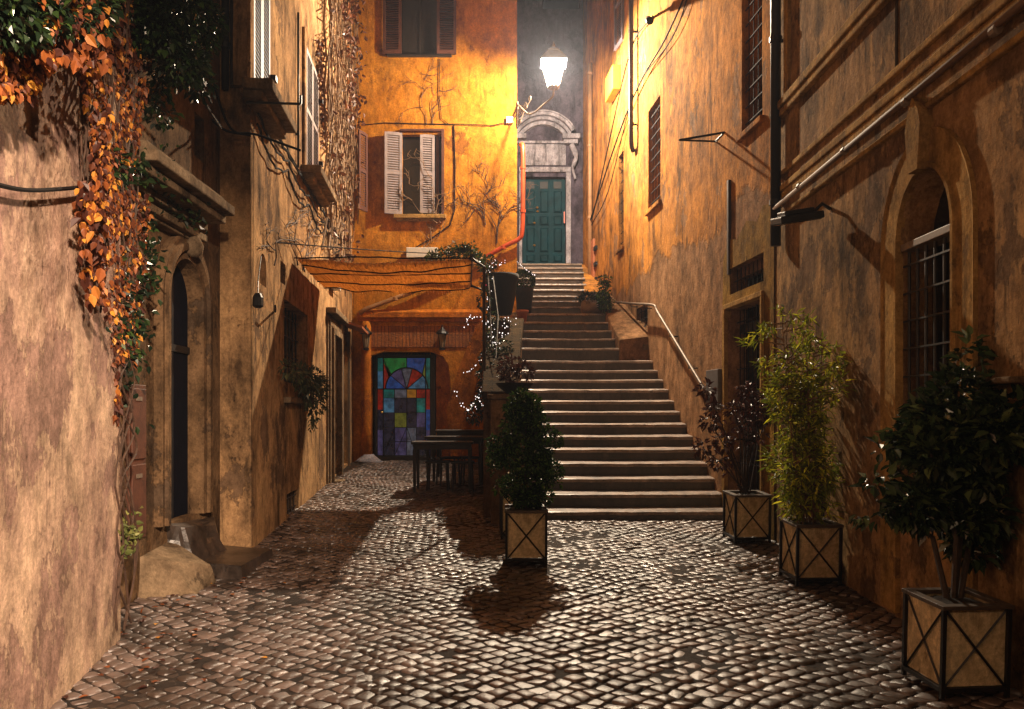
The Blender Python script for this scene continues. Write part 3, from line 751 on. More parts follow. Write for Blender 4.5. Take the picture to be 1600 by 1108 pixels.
for x in (L_, L_+9.5, R_-7.5, R_): bar(x, 556, x, 714)
for y in (559, 608, 712): bar(L_, y, R_, y, .014)
for y in (622, 645, 668, 690): bar(600, y, 665, y, .008)
for x in (617, 636, 651): bar(x, 608, x, 712, .008)
for a in (40, 75, 105, 140): bar(cxp, cyp, *ring(a, rp_), .009)
bar(cxp, T_, cxp, T_+16, .009); bar(ring(43)[0], ring(43)[1], R_-8, T_+4, .009); bar(ring(137)[0], ring(137)[1], L_+10, T_+4, .009)
fr.tube([dpx(*ring(a), -.03) for a in range(0, 181, 10)], .014, 6)
bar(600, 712, 617, 668, .007); bar(617, 712, 636, 668, .007); bar(636, 668, 651, 712, .007)
fr.build('leading', M['iron'], glass)
mb = MB()
for (x0,x1,y0,y1) in ((582.5,590,551,724),(673,681,551,724),(590,673,551,558),(590,673,713,724)):
    A, B = dpx(x0, y1, 0), dpx(x1, y0, 0); mb.box((A.x, 16.70, A.z), (B.x, 16.80, B.z))
mb.build('door_frame', M['wood_dark'], glass, bevel=.006)
mb = MB(); mb.lathe([(.02,0),(.03,.02),(.02,.04)], dpx(598, 646, .02), 8); mb.build('handle', M['brass'], glass)
# white box, junction box, facade cables and red drainpipe
mb = MB(); w.box(mb, w.s_at(636), w.s_at(685), zy(405), zy(389), 0, .16); o = mb.build('wall_box', M['white'], bevel=.012); tag(o, 'white metal box on the orange wall just above the reed canopy', 'wall box')
mb = MB(); w.box(mb, w.s_at(791), w.s_at(802), zy(194), zy(184), 0, .07); o = mb.build('junction_box', M['white'], bevel=.008); tag(o, 'small white junction box at the root of the lantern arm', 'junction box')
mb = MB(); mb.tube([w.px(808, 178, .05), w.px(800, 189, .05), w.px(770, 196, .03), w.px(720, 194, .03), w.px(690, 194, .02), w.px(640, 193, .02), w.px(600, 192, .02), w.px(570, 195, .02)], .009, 5)
tag(mb.build('facade_cable', M['cable']), 'black cable running level across the orange wall from the junction box', 'cable')
mb = MB(); mb.tube([w.px(687, 92, .02), w.px(686, 150, .02), w.px(690, 185, .02), w.px(700, 194, .02)], .007, 5); mb.tube([w.px(709, 196, .02), w.px(711, 260, .02), w.px(710, 330, .02), w.px(703, 352, .02), w.px(672, 374, .02), w.px(640, 392, .03)], .012, 5)
tag(mb.build('facade_cable', M['cable']), 'brown cable dropping down the orange wall right of the half open shutters', 'cable')
t = thing('red_drainpipe', 'bright red drainpipe down the corner of the orange house and slanting left below the shutters', 'drainpipe', w.px(815, 372, .1))
pts = arc([w.px(814, 226, .02), w.px(817, 232, .1), w.px(817, 300, .1), w.px(816, 360, .1), w.px(810, 374, .1), w.px(790, 384, .1), w.px(755, 404, .1)], 4)
MB().tube(pts, .045, 10).build('pipe', M['pipe_red'], t, smooth=True)
MB().tube([w.px(755, 404, .1), w.px(700, 430, .1), w.px(640, 458, .1), w.px(572, 483, .1), w.px(561, 490, .12)], .045, 10).build('lower_pipe', M['pipe_tan'], t, smooth=True)
for (x, y) in ((817, 262), (817, 330), (786, 387), (740, 411), (618, 467)):
    q = w.px(x, y, .1); MB().tube([q - V((0,0,.03)), q + V((0,0,.03))], .058, 10).build('bracket', M['pipe_red'] if x > 760 else M['pipe_tan'], t)
# two unlit wall lanterns beside the door
def wall_lantern(px_, py_, label):
    t = thing('wall_lantern', label, 'wall lantern', w.px(px_, py_, .16), 0, 'unlit lanterns beside the stained glass door')
    mb = MB()
    for k in range(4):
        a = math.pi/4 + k*math.pi/2; mb.tube([V((.10*math.cos(a), .10*math.sin(a), .12)), V((.055*math.cos(a), .055*math.sin(a), -.16))], .008, 5)
    mb.lathe([(.06,-.20),(.06,-.16)], (0,0,0), 8); mb.lathe([(.11,.11),(.11,.13)], (0,0,0), 8)
    mb.build('frame', M['iron'], t, local=True)
    mb = MB(); mb.lathe([(.13,.12),(.10,.16),(.04,.22),(.02,.25),(.012,.30)], (0,0,0), 8); mb.build('cap', M['iron'], t, local=True)
    mb = MB(); mb.lathe([(.05,-.15),(.085,.11)], (0,0,0), 4); mb.build('pane', simple('lantern_glass', (.25,.2,.14), .15, 0, .1, 3, 0), t, local=True)
    mb = MB(); mb.tube(arc([(0,.16,.02),(0,.10,.18),(.0,.04,.24),(0,0,.22)], 5), .009, 6); mb.tube(arc([(0,.16,.02),(0,.08,-.1),(0,.02,-.18),(0,0,-.2)], 5), .009, 6); mb.box((-.04,.13,-.06),(.04,.16,.08)); mb.build('arm', M['iron'], t, local=True)
wall_lantern(572, 531, 'unlit black lantern left of the stained glass door')
wall_lantern(691, 531, 'unlit black lantern right of the stained glass door')
# the lit street lantern
t = thing('street_lantern', 'lit white street lantern on a scrolled iron arm at the corner of the orange house', 'street lamp', LAMP)
glow = NT('lantern_glow'); em = glow.n('ShaderNodeEmission'); em.inputs[0].default_value = (.90,.92,1,1); em.inputs[1].default_value = 26
tr = glow.n('ShaderNodeBsdfTransparent'); mx = glow.n('ShaderNodeMixShader'); mx.inputs[0].default_value = .35; glow.l(tr.outputs[0], mx.inputs[1]); glow.l(em.outputs[0], mx.inputs[2]); glow.l(mx.outputs[0], glow.out.inputs[0])
zt_, zb_, rt, rb = .10, -.32, .27, .13
mb = MB()
cs = [(math.cos(R(45+90*k)), math.sin(R(45+90*k))) for k in range(4)]
for k in range(4):
    c0, c1 = cs[k], cs[(k+1) % 4]; mb.face([(c0[0]*rb,c0[1]*rb,zb_),(c1[0]*rb,c1[1]*rb,zb_),(c1[0]*rt,c1[1]*rt,zt_),(c0[0]*rt,c0[1]*rt,zt_)])
mb.build('glass', glow.m, t, local=True)
mb = MB()
for c0 in cs: mb.tube([(c0[0]*rb,c0[1]*rb,zb_),(c0[0]*rt,c0[1]*rt,zt_)], .010, 5)
for k in range(4):
    c0, c1 = cs[k], cs[(k+1) % 4]
    mb.tube([(c0[0]*rb,c0[1]*rb,zb_),(c1[0]*rb,c1[1]*rb,zb_)], .012, 5)
mb.build('frame', M['pipe_grey'], t, local=True)
mb = MB()
def sq(r_, z_): return [(c_[0]*r_, c_[1]*r_, z_) for c_ in cs]
lv = [(.33,.10),(.33,.125),(.20,.27),(.15,.30),(.15,.33),(.07,.38),(.03,.40)]
for i in range(len(lv)-1):
    A, B = sq(*lv[i]), sq(*lv[i+1])
    for k in range(4): mb.face([A[k], A[(k+1)%4], B[(k+1)%4], B[k]])
mb.face(sq(*lv[-1]))
A, B = sq(.33,.10), sq(.10,.115)
for k in range(4): mb.face([A[k], A[(k+1)%4], B[(k+1)%4], B[k]])
mb.build('cap', simple('lantern_cap', (.30,.38,.58), .6, 0), t, local=True)
mb = MB(); mb.lathe([(.02,.40),(.035,.43),(.015,.46),(.01,.50)], (0,0,0), 8); mb.lathe([(.09,-.36),(.11,-.33),(.10,-.32)], (0,0,0), 8); mb.build('finial', M['pipe_grey'], t, local=True)
root = w.px(809, 168, .04) - LAMP
mb = MB(); end = V((0,0,-.36))
mb.tube(arc([end, V((-.02,.05,-.48)), V((-.16,.2,-.56)), V((-.42,.45,-.66)), root+V((0,0,.06))], 6), .016, 8)
low = root + V((0,0,-.36)); mb.tube([root+V((0,0,.12)), low], .016, 6)
d_ = V((-root.x, -root.y, 0)).normalized()
def scroll(c, r0, turns, sgn=1, rr_=.010):
    pts = []
    for i in range(int(26*turns)+1):
        a = i/26*2*math.pi; r_ = r0*(1 - i/(26*turns)*.85); pts.append(c + d_*(math.cos(a)*r_) + V((0,0,sgn*math.sin(a)*r_)))
    mb.tube(pts, rr_, 5)
scroll(root + d_*.13 + V((0,0,-.12)), .12, 1.6); scroll(root + d_*.33 + V((0,0,-.06)), .09, 1.5, -1); scroll(root + d_*.50 + V((0,0,.0)), .055, 1.4)
scroll(root + d_*.08 + V((0,0,-.29)), .06, 1.3, -1)
mb.tube(arc([low, low + d_*.12 + V((0,0,.06)), root + d_*.3 + V((0,0,-.15)), root + d_*.55 + V((0,0,-.02))], 6), .011, 6)
mb.build('arm', M['pipe_grey'], t, local=True)

# ================================================================== HOUSE AT THE STAIR HEAD
h = thing('stair_head_house', 'grey violet house at the stair top with a curved hood over its teal door', 'building', (1, 19.8, 5.1))
w = WB; D = 19.8
zb_ = lambda y: HC + (HY-y)/FPX*D
dh = rect(w.s_at(816), w.s_at(884), zb_(412), zb_(276))
wn = rect(w.s_at(848), w.s_at(905), zb_(14), zb_(-60))
mb = w.face(rect(0, w.L, 0, 15), [dh, wn], [.18, .15]); body(mb, w, 0, 15, 2); mb.build('wall', M['back'], h)
panel(w, wn, -.14, 'window', M['glass_dark'], h)
d = panel(w, dh, -.17, 'door', M['teal'], h)
mb = MB()
for j in range(3):
    x0 = 818.5 + j*21.5; x1 = x0 + 18.5
    w.box(mb, w.s_at(x0)-.02, w.s_at(x0)+.012, zb_(411), zb_(278), -.17, -.135)
    for (y0, y1) in ((296, 330), (335, 350), (354, 392), (396, 408)):
        a0, a1 = w.s_at(x0+4), w.s_at(x1-1); z0, z1 = zb_(y1), zb_(y0)
        A = [w.pt(a0,z0,-.169), w.pt(a1,z0,-.169), w.pt(a1,z1,-.169), w.pt(a0,z1,-.169)]; i_ = .035
        B = [w.pt(a0+i_,z0+i_,-.13), w.pt(a1-i_,z0+i_,-.13), w.pt(a1-i_,z1-i_,-.13), w.pt(a0+i_,z1-i_,-.13)]
        mb.face(B)
        for k in range(4): mb.face([A[k], A[(k+1)%4], B[(k+1)%4], B[k]])
mb.build('door_panel', M['teal'], d)
mb = MB()
for j in range(3): x0 = 818.5+j*21.5; w.box(mb, w.s_at(x0+4), w.s_at(x0+16.5), zb_(292), zb_(281), -.17, -.155)
mb.build('vent_light', M['dark'], d)
mb = MB()
for (x, y) in ((839.5,326),(835,350),(835,385),(840,332)): mb.lathe([(.012,0),(.032,.015),(.032,.035),(.012,.05)], w.px(x, y, -.13), 8)
mb.build('knob', M['brass'], d)
mb = MB(); w.box(mb, w.s_at(811), w.s_at(816)-.004, zb_(412), zb_(270), 0, .06); w.box(mb, w.s_at(884)+.004, w.s_at(892), zb_(412), zb_(270), 0, .06); w.box(mb, w.s_at(811), w.s_at(892), zb_(270)+.003, zb_(262), 0, .07)
mb.build('door_surround', M['white_old'], h, bevel=.01)
mb = MB(); w.box(mb, w.s_at(814), w.s_at(884), zb_(259), zb_(226), 0, .04); mb.build('overdoor_panel', M['white_old'], h, bevel=.008)
mb = MB(); w.box(mb, w.s_at(881), w.s_at(883), zb_(348), zb_(330), -.1, -.05); mb.build('red_reflector', M['pipe_red'], h)
# curved hood (segmental pediment)
mb = MB(); cxx, zc = w.s_at(848), zb_(236); 
def seg(r0, r1, o0, o1, a0=28, a1=152, n=20):
    for i in range(n):
        A, B = R(a0+(a1-a0)*i/n), R(a0+(a1-a0)*(i+1)/n); q = []
        for (r_, o_) in ((r0,o0),(r1,o0),(r1,o1),(r0,o1)):
            q.append([w.pt(cxx + r_*math.cos(t_), zc + r_*.98*math.sin(t_), o_) for t_ in (A, B)])
        for k in range(4): mb.face([q[k][0], q[k][1], q[(k+1)%4][1], q[(k+1)%4][0]])
seg(.60, .68, 0, .14); seg(.68, .75, 0, .26); seg(.75, .82, 0, .38); seg(.82, .85, 0, .42)
w.box(mb, w.s_at(878), w.s_at(905), zb_(222), zb_(215), 0, .30); w.box(mb, w.s_at(880), w.s_at(902), zb_(228), zb_(222), 0, .2)
w.box(mb, w.s_at(800), w.s_at(822), zb_(222), zb_(215), 0, .30); w.box(mb, w.s_at(808), w.s_at(892), zb_(226)+.004, zb_(222)-.002, 0, .10)
mb.build('door_hood', M['white_old'], h)
mb = MB(); mb.tube(arc([w.px(893, 226, .16), w.px(900, 245, .18), w.px(895, 262, .12), w.px(899, 280, .08)], 6), [.07]*6+[.05]*6+[.03]*7, 8); mb.build('scroll_bracket', M['white_old'], h, smooth=True)

# ================================================================== LONG RIGHT HOUSE
h = thing('right_house', 'tall worn orange plaster house on the right beside the stairs with narrow barred windows', 'building', (2.4, 11, .5))
w = WR2
def rw(x0, x1, zb, zt): a, b = w.s_at(x0), w.s_at(x1); return rect(min(a,b), max(a,b), zb, zt)
HH = dict(w1=rw(1159,1191,4.80,7.4), w2=rw(1013,1032,4.98,6.6), w3=rw(966.5,974.5,4.80,6.57), low=rw(995,1012,2.82,3.50), door=rw(1137,1193,.40,2.90), tr=rw(1142,1195,3.06,3.36), w4=rw(1013,1034,8.6,10.6))
dd = dict(w1=.22,w2=.2,w3=.2,low=.14,door=.22,tr=.2,w4=.2); ks = list(HH)
mb = w.face(rect(0, w.L, -.2, TOPZ), [HH[k] for k in ks], [dd[k] for k in ks]); body(mb, w, -.2, TOPZ, 3.0)
mb.build('wall', M['right'], h)
for k in ks:
    q = HH[k]; o = panel(w, q, -dd[k]+.003, 'door' if k == 'door' else 'window', M['glass_dark'], h)
    nv, nh = {'w1':(4,14),'w2':(4,9),'w3':(3,9),'low':(3,5),'door':(8,9),'tr':(8,1),'w4':(4,9)}[k]
    grille(w, q[0][0]+.02, q[1][0]-.02, q[0][1]+.02, q[2][1]-.02, -.05 if k != 'door' else -.12, nv, nh, o, M['iron_matte'], .006)
    if k in ('w1','w2','w3','w4'):
        mb = MB(); w.box(mb, q[0][0]-.06, q[1][0]+.06, q[0][1]-.07, q[0][1]-.003, -.03, .05); mb.build('sill', M['right'], h, bevel=.01)
q = HH['low']; mb = MB(); w.box(mb, q[0][0]-.05, q[1][0]+.08, q[0][1]-.09, q[0][1]-.003, -.05, .09); mb.build('sill', M['stone'], h, bevel=.01)
# ochre skim coat round the door: a slightly thicker layer with a ragged top
q = HH['door']; qt = HH['tr']; a0, a1 = 0.002, w.s_at(1130)
outer = [(a0, -.1), (a1, -.1), (a1+.02, 1.5), (a1-.01, 2.8), (a1-.04, 3.5), (a1-.2, 3.72), (a1-.5, 3.66), (a1-.8, 3.8), (a1-1.1, 3.72), (a0+.3, 3.85), (a0, 3.8)]
SK = Wall(w.p0 + w.n*.014, w.p1 + w.n*.014, 1); SK.n = w.n
SK.face(outer, [rect(q[0][0]-.001, q[1][0]+.001, q[0][1]-.001, q[2][1]+.001), rect(qt[0][0]-.001, qt[1][0]+.001, qt[0][1]-.001, qt[2][1]+.001)], .016, wob=.001).build('door_plaster', M['ochre'], h)
mb = MB()
for (x0, x1, z0, z1) in ((q[0][0]-.05, q[0][0], .35, 2.9), (q[1][0], q[1][0]+.05, .35, 2.9), (q[0][0]-.05, q[1][0]+.05, 2.9, 2.96)): w.box(mb, x0, x1, z0, z1, -.05, .045)
mb.build('door_frame', M['surround'], h, bevel=.008)
mb = MB(); w.box(mb, q[0][0]+.55, q[0][0]+.6, .4, 2.9, -.21, -.15); w.box(mb, q[0][0], q[1][0], 2.62, 2.72, -.21, -.15); mb.build('door_rail', M['wood_dark'], h)
mb = MB(); a_ = w.s_at(1141); w.box(mb, a_-.03, a_+.02, 3.3, w.z_at(1141, 282), 0, .035); mb.build('wall_fillet', M['iron_rust'], h)
mb = MB(); w.box(mb, w.s_at(1146), w.s_at(1195), 3.22, 3.36, -.15, -.08); mb.build('transom_beam', M['wood_brown'], h)
# awning irons
A, B, Cc, Tt = w.px(1132, 207, 0), w.px(1118, 221, 0), None, None
tip = V((w.px(1132,207,0).x - .52, 10.0, 1.65 + (650-219)/1300*10.0))
o = MB().tube([A, tip], .014, 6).tube([B, tip], .012, 6).tube([A, B], .010, 6).build('awning_iron', M['iron']); tag(o, 'pointed black iron awning bracket sticking out of the orange wall', 'iron bracket')
# pipes and boxes
pipe(w, 986, 12, w.z_at(986, 232, .1), .04, M['iron_rust'], .1, 'drainpipe', 'tan drainpipe ending above the narrow windows, brightly lit by the lantern', extra=arc([w.px(986, 120, .1), w.px(986, 215, .1), w.px(989, 236, .03)], 4))
pipe(w, 922, 9.5, w.z_at(922, 482, .06), .05, M['pipe_tan'], .06, 'drainpipe', 'tan drainpipe beside the top of the stairs, right of the teal door')
pipe(w, 1212, 12, w.z_at(1212, 385, .08), .05, M['iron'], .09, 'drainpipe', 'long black drainpipe where the two right hand houses meet')
mb = MB(); w.box(mb, w.s_at(970), w.s_at(958), w.z_at(964, 150), w.z_at(964, 113), 0, .16); tag(mb.build('meter_box', M['yellow'], bevel=.015), 'yellow metal box high on the right wall beside the lantern', 'meter box')
sh = thing('louvred_shutter', 'closed pale louvred shutter at the top of the right wall near the lantern', 'shutter', w.px(970, 72, 0)); shutter(w, w.s_at(975), w.s_at(966), w.z_at(970, 72), w.z_at(970, -60), .0, .05, M['shutter_white'], sh)
mb = MB(); w.box(mb, w.s_at(1128, 0), w.s_at(1109, 0), w.z_at(1118, 640), w.z_at(1118, 578), 0, .05); o = mb.build('letter_box', simple('grey_metal', (.10,.09,.09), .5), bevel=.006); tag(o, 'grey metal letter box left of the barred door', 'letter box')
t = thing('security_camera', 'small dark floodlight on a bracket high on the right wall', 'floodlight', w.px(1015, 30, .15))
mb = MB().tube([w.px(1020, 28, 0), w.px(1013, 30, .25)], .02, 8); mb.build('bracket', M['iron'], t)
mb = MB().tube([w.px(1013, 30, .22), w.px(1016, 33, .42)], .05, 10); mb.build('housing', M['iron'], t, smooth=True)
for i, (pts, lab, r_) in enumerate((
    ([(1020,25),(985,80),(950,230),(928,330),(922,345)], 'slack black cable from the floodlight down to the tan drainpipe', .012),
    ([(1085,-40),(1040,60),(1000,130),(965,215),(922,345)], 'long black cable slanting down the right wall to the tan drainpipe', .014),
    ([(1079,-20),(1050,60),(990,150),(950,300),(924,352)], 'thinner black cable slanting down the right wall beside the long one', .009))):
    o = MB().tube(arc([w.px(x, y, .06) for x, y in pts], 6), r_, 5).build('wall_cable', M['cable']); tag(o, lab, 'cable', 'cables on the right house')
mb = MB()
for (x, y) in ((932, 388), (932, 413), (932, 437)): w.box(mb, w.s_at(x+1.5), w.s_at(x-1.5), w.z_at(x, y+3), w.z_at(x, y-3), 0, .05)
tag(mb.build('doorbell_panel', M['iron']), 'row of small black doorbells on the right wall by the stair head', 'doorbell')
mb = MB(); w.box(mb, w.s_at(930), w.s_at(924), w.z_at(927, 478), w.z_at(927, 376), 0, .05); tag(mb.build('side_door', M['terracotta'], bevel=.01), 'narrow orange door on the right wall beside the drainpipe', 'door')
# handrail
t = thing('handrail', 'thin iron handrail bent down the right wall along the stairs', 'handrail', w.px(1105, 615, .12))
A, B, E = w.px(962, 472, .12), w.px(1021, 477, .12), w.px(1106, 617, .12)
MB().tube(arc([A, A.lerp(B, .6), B, B.lerp(E, .1), B.lerp(E, .5), E], 5), .020, 8).build('rail', simple('rail_steel', (.12,.085,.06), .55, .5), t, smooth=True)
for q in (A, A.lerp(B, .45), A.lerp(B, .8), B.lerp(E, .35), B.lerp(E, .7), E):
    off = V((w.n.x, w.n.y, 0))*-.12; MB().tube([q, q+V((0,0,-.06)), q+off+V((0,0,-.06))], .010, 6).build('bracket', M['iron'], t)

# ================================================================== NEAR RIGHT HOUSE
h = thing('near_right_house', 'dark tan house nearest on the right with string courses and an arched barred window', 'building', (2.66, 5.3, .2))
w = WR1
ya = lambda y: y + 2.0           # wall coordinate of depth y
q0, q1 = ya(4.99), ya(5.70)
win = arch(q0, q1, 1.25, 2.80, .44, 16)
vent = rect(ya(7.08), ya(7.26), w.z_at(1281, 808), w.z_at(1281, 695))
mb = w.face(rect(0, w.L, -.3, TOPZ), [win, vent], [.24, .08]); body(mb, w, -.3, TOPZ, 3.0); mb.build('wall', M['right_near'], h)
o = panel(w, win, -.22, 'window', M['glass_dark'], h)
grille(w, q0+.01, q1-.01, 1.26, 2.76, -.03, 6, 8, o, M['iron'], .011)
mb = MB(); w.box(mb, q0+.003, q1-.003, 2.77, 2.82, -.16, .0); mb.build('transom', M['pipe_grey'], o, bevel=.005)
mb = MB(); w.box(mb, q0+.1, q1-.3, 1.4, 2.7, -.215, -.208); mb.build('curtain', simple('curtain', (.20,.13,.07), .8), o)
o = panel(w, vent, -.06, 'vent', M['dark'], h); grille(w, vent[0][0], vent[1][0], vent[0][1], vent[2][1], -.02, 4, 2, o)
surround(w, q0, q1, .3, 2.80, .44, .24, [(0,-.02),(0,.035),(.12,.035),(.14,.02),(.9,.02),(1,.03),(1,-.01)], M['surround'], h, 'window_surround')
kp = [(-.06,3.22),(.06,3.22),(.10,3.50),(.07,3.60),(0,3.70),(-.07,3.60),(-.10,3.50)]; kc = (q0+q1)/2
mb = MB(); mb.face([w.pt(kc+a, z, .09) for a, z in kp])
for i in range(7): p, q = kp[i], kp[(i+1) % 7]; mb.face([w.pt(kc+p[0], p[1], .09), w.pt(kc+q[0], q[1], .09), w.pt(kc+q[0], q[1], 0), w.pt(kc+p[0], p[1], 0)])
mb.build('keystone', M['surround'], h, bevel=.012)
L = w.L
mb = MB(); w.box(mb, .0, L, 3.84, 3.90, -.02, .045); w.box(mb, 0, L, 3.76, 3.84, -.02, .03); w.box(mb, 0, L, 3.60, 3.64, -.02, .035); mb.build('string_course', M['surround'], h, bevel=.01)
mb = MB(); w.box(mb, 0, L, 4.00, 4.05, -.02, .03); mb.build('string_course', M['surround'], h, bevel=.01)
mb = MB(); w.box(mb, 0, L, 4.64, 4.72, -.02, .07); w.box(mb, 0, L, 4.57, 4.64, -.02, .05); mb.build('string_course', M['surround'], h, bevel=.012)
mb = MB(); w.box(mb, ya(5.735), ya(5.765), 4.05, 12, -.02, .006); mb.build('wall_strip', simple('groove_shade', (.03,.02,.014), 1.0, 0, .3, 6, 0, 0), h)  # dark strip painted where a groove in the wall holds shade
mb = MB(); w.box(mb, ya(4.25), ya(4.68), w.z_at(1560, 602), w.z_at(1560, 592), -.02, .12); mb.build('ledge', M['stone'], h, bevel=.01)
mb = MB(); w.box(mb, ya(4.6), ya(5.0), w.z_at(1515, 868), w.z_at(1515, 856), -.02, .10); mb.build('ledge', M['stone'], h, bevel=.012)
mb = MB(); w.box(mb, ya(7.94), ya(8.06), 4.7, 9.0, 0, .03); mb.build('wall_strip', M['surround'], h)
t = thing('wall_pipe', 'pale pipe running almost level along the near right house under the string course', 'pipe', w.pt(ya(8.1), 3.69, .08))
MB().tube([w.pt(ya(8.2), 3.68, .09), w.pt(ya(5.4), 3.715, .09), w.pt(ya(2.0), 3.75, .09)], .022, 10).build('pipe', simple('pipe_painted', (.14,.085,.055), .7, 0, .2, 6, 0, .2), t, smooth=True)
for y in (7.4, 6.4, 5.4, 4.4, 3.4):
    MB().tube([w.pt(ya(y), 3.70, .09), w.pt(ya(y+.05), 3.70, .09)], .03, 8).build('bracket', M['pipe_grey'], t)
# floodlight on the wall
t = thing('wall_floodlight', 'flat black unlit floodlight sticking out of the near right wall below the pipe', 'floodlight', w.pt(ya(6.9), 3.28, 0))
m_ = Matrix.Translation(V((2.40, 6.95, 3.30))) @ Matrix.Rotation(R(-9), 4, 'Y') @ Matrix.Rotation(R(10), 4, 'X')
mb = MB(); mb.box((-.20,-.14,-.025),(.16,.14,.035), m_); mb.box((-.15,-.1,.035),(.1,.1,.075), m_); mb.build('housing', M['iron'], t, bevel=.01)
mb = MB(); mb.box((-.18,-.12,-.032),(.14,.12,-.0255), m_); mb.build('lens', M['glass_dark'], t)
mb = MB(); mb.tube([m_ @ V((.12,0,.03)), m_ @ V((.20,0,.09)), w.pt(ya(6.95), 3.38, 0)], .016, 6); mb.build('bracket', M['iron'], t)

# ================================================================== STAIRS
ny_ = [798.3,771.3,747,723,701,681,662,643,626,608,593,578,562.7,543,528,515,502,489,478,469,461,451,442.6,433,424,417,411]
nd_ = [9.66+.3*i for i in range(13)] + [13.6,13.95,14.3,14.65,15.0] + [15.8+.4*k for k in range(9)]
nz_ = [HC + (HY-y)/FPX*d for y, d in zip(ny_, nd_)]
st = thing('stone_staircase', 'broad flight of worn stone steps climbing between the houses to the teal door', 'staircase', (1.1, 9.66, .43))
def xr_at(y): return WR2.p0.x + (y-8.4)*WR2.d.x/WR2.d.y + .05
def xl_at(y): return -.06 + (y-9.66)*.05 if y < 14 else .14
for i in range(len(ny_)):
    yf, zt = nd_[i], nz_[i]; zb = (nz_[i-1]-.02) if i else gz(9.66)-.1
    yb = nd_[i+1] + .03 if i < len(ny_)-1 else 19.85
    rise = .012 + (yb-yf)*.03
    if i == 0: yb = nd_[1]+.03
    prof = [(yf+.02, zb-.05), (yf+.018, zt-.055), (yf, zt-.05), (yf-.006, zt-.032), (yf+.004, zt-.012), (yf+.022, zt), (yf+.06, zt+.004), (yf+(yb-yf)*.6, zt+rise*.6), (yb, zt+rise), (yb, zb-.05)]
    x0, x1 = xl_at(yf), xr_at(yf); n = 40
    if i == 0: x0 = -.25
    if i >= 18: x1 = 1.50 + (yf-15.8)*.03
    mb = MB()
    for k in range(n+1):
        x = x0 + (x1-x0)*k/n
        for j, (y, z) in enumerate(prof):
            a = (random.Random(int((x+i*.37)/.9)*13+i*7).random()-.5)*.016
            if 2 <= j <= 6: a += noise.noise(V((x*3.3, yf*2, i)))*.012 + noise.noise(V((x*14, yf, i*2.)))*.006
            if j >= 5 and j < 9: z = z - .012*math.exp(-((x-(x0+x1)/2)/.8)**2) + noise.noise(V((x*6, y*6, i)))*.004
            mb.v.append((x, y + a, z - abs(a)*.5 if 2 <= j <= 6 else z))
    m_n = len(prof)
    for k in range(n):
        for j in range(m_n):
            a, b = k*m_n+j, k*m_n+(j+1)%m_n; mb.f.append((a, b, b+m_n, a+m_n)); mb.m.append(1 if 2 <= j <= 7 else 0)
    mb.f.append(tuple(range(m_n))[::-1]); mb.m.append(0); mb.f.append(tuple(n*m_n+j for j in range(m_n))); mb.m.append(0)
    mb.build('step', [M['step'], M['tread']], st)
# landing between the flights is the deep 18th tread; plinth on its right
mb = MB(); 
z18 = nz_[17]
mb.hexa([V((1.75,13.56,1)), V((2.4,13.56,1)), V((2.4,15.4,1)), V((1.66,15.4,1)), V((1.75,13.56,nz_[13]+.12)), V((2.4,13.56,nz_[13]+.2)), V((2.4,15.4,nz_[17]+.3)), V((1.66,15.4,nz_[17]+.2))])
for k in range(0):
    y0 = nd_[k] + .012; y1 = nd_[k+1] + .010 if k < 17 else 15.4
    mb.hexa([V((1.75-.02*(k-13),y0,1)), V((2.4,y0,1)), V((2.4,y1,1)), V((1.75-.02*(k-13),y1,1)), V((1.75-.02*(k-13),y0,nz_[k]+.09)), V((2.4,y0,nz_[k]+.13)), V((2.4,y1,nz_[k]+.17)), V((1.75-.02*(k-13),y1,nz_[k]+.12))])
mb.hexa([V((1.42,15.78,1)), V((2.3,15.78,1)), V((2.1,19.7,1)), V((1.60,19.7,1)), V((1.42,15.78,nz_[18]+.03)), V((2.3,15.78,nz_[18]+.03)), V((2.1,19.7,nz_[26]+.1)), V((1.60,19.7,nz_[26]+.1))])
mb.build('side_plinth', M['right'], st, bevel=.02)

# parapet on the left of the stairs with its end pillar
pa = thing('stair_parapet', 'dark masonry parapet with a sloping brick top along the left edge of the stairs', 'parapet wall', (-.1, 9.7, .43))
mb = MB()
def hx(y0, y1, xl0, xr0, xl1, xr1, zt0, zt1): mb.hexa([V((xl0,y0,0)), V((xr0,y0,0)), V((xr1,y1,0)), V((xl1,y1,0)), V((xl0,y0,zt0)), V((xr0,y0,zt0)), V((xr1,y1,zt1)), V((xl1,y1,zt1))])
zA, zB = HC+(HY-612)/FPX*9.9, HC + (HY-497)/FPX*13.2
hx(9.86, 13.2, -.34, .02, -.38, .16, zA-.1, zB-.1); hx(13.2, 16.49, -.38, .16, -.38, .14, zB-.1, zB+.5)
mb.build('wall', M['portal'], pa)
mb = MB(); mb.hexa([V((-.36,9.86,zA-.097)), V((.05,9.86,zA-.097)), V((.19,13.2,zB-.097)), V((-.40,13.2,zB-.097)), V((-.36,9.86,zA)), V((.05,9.86,zA)), V((.19,13.2,zB)), V((-.40,13.2,zB))])
mb.build('coping', M['brick'], pa, bevel=.015)
mb = MB(); zp = HC + (HY-616)/FPX*9.4; mb.box((-.24, 9.38, .3), (.16, 9.855, zp-.06)); mb.build('end_pillar', M['portal'], pa, bevel=.012)
mb = MB(); mb.box((-.28, 9.33, zp-.057), (.20, 9.86, zp)); mb.build('pillar_cap', M['stone'], pa, bevel=.012)
o = MB().tube([P(809, 505, 13.5), P(813, 531, 13.0)], .02, 6).build('stair_rail', M['white']); tag(o, 'short white rail end at the left edge of the stairs above the parapet', 'rail')

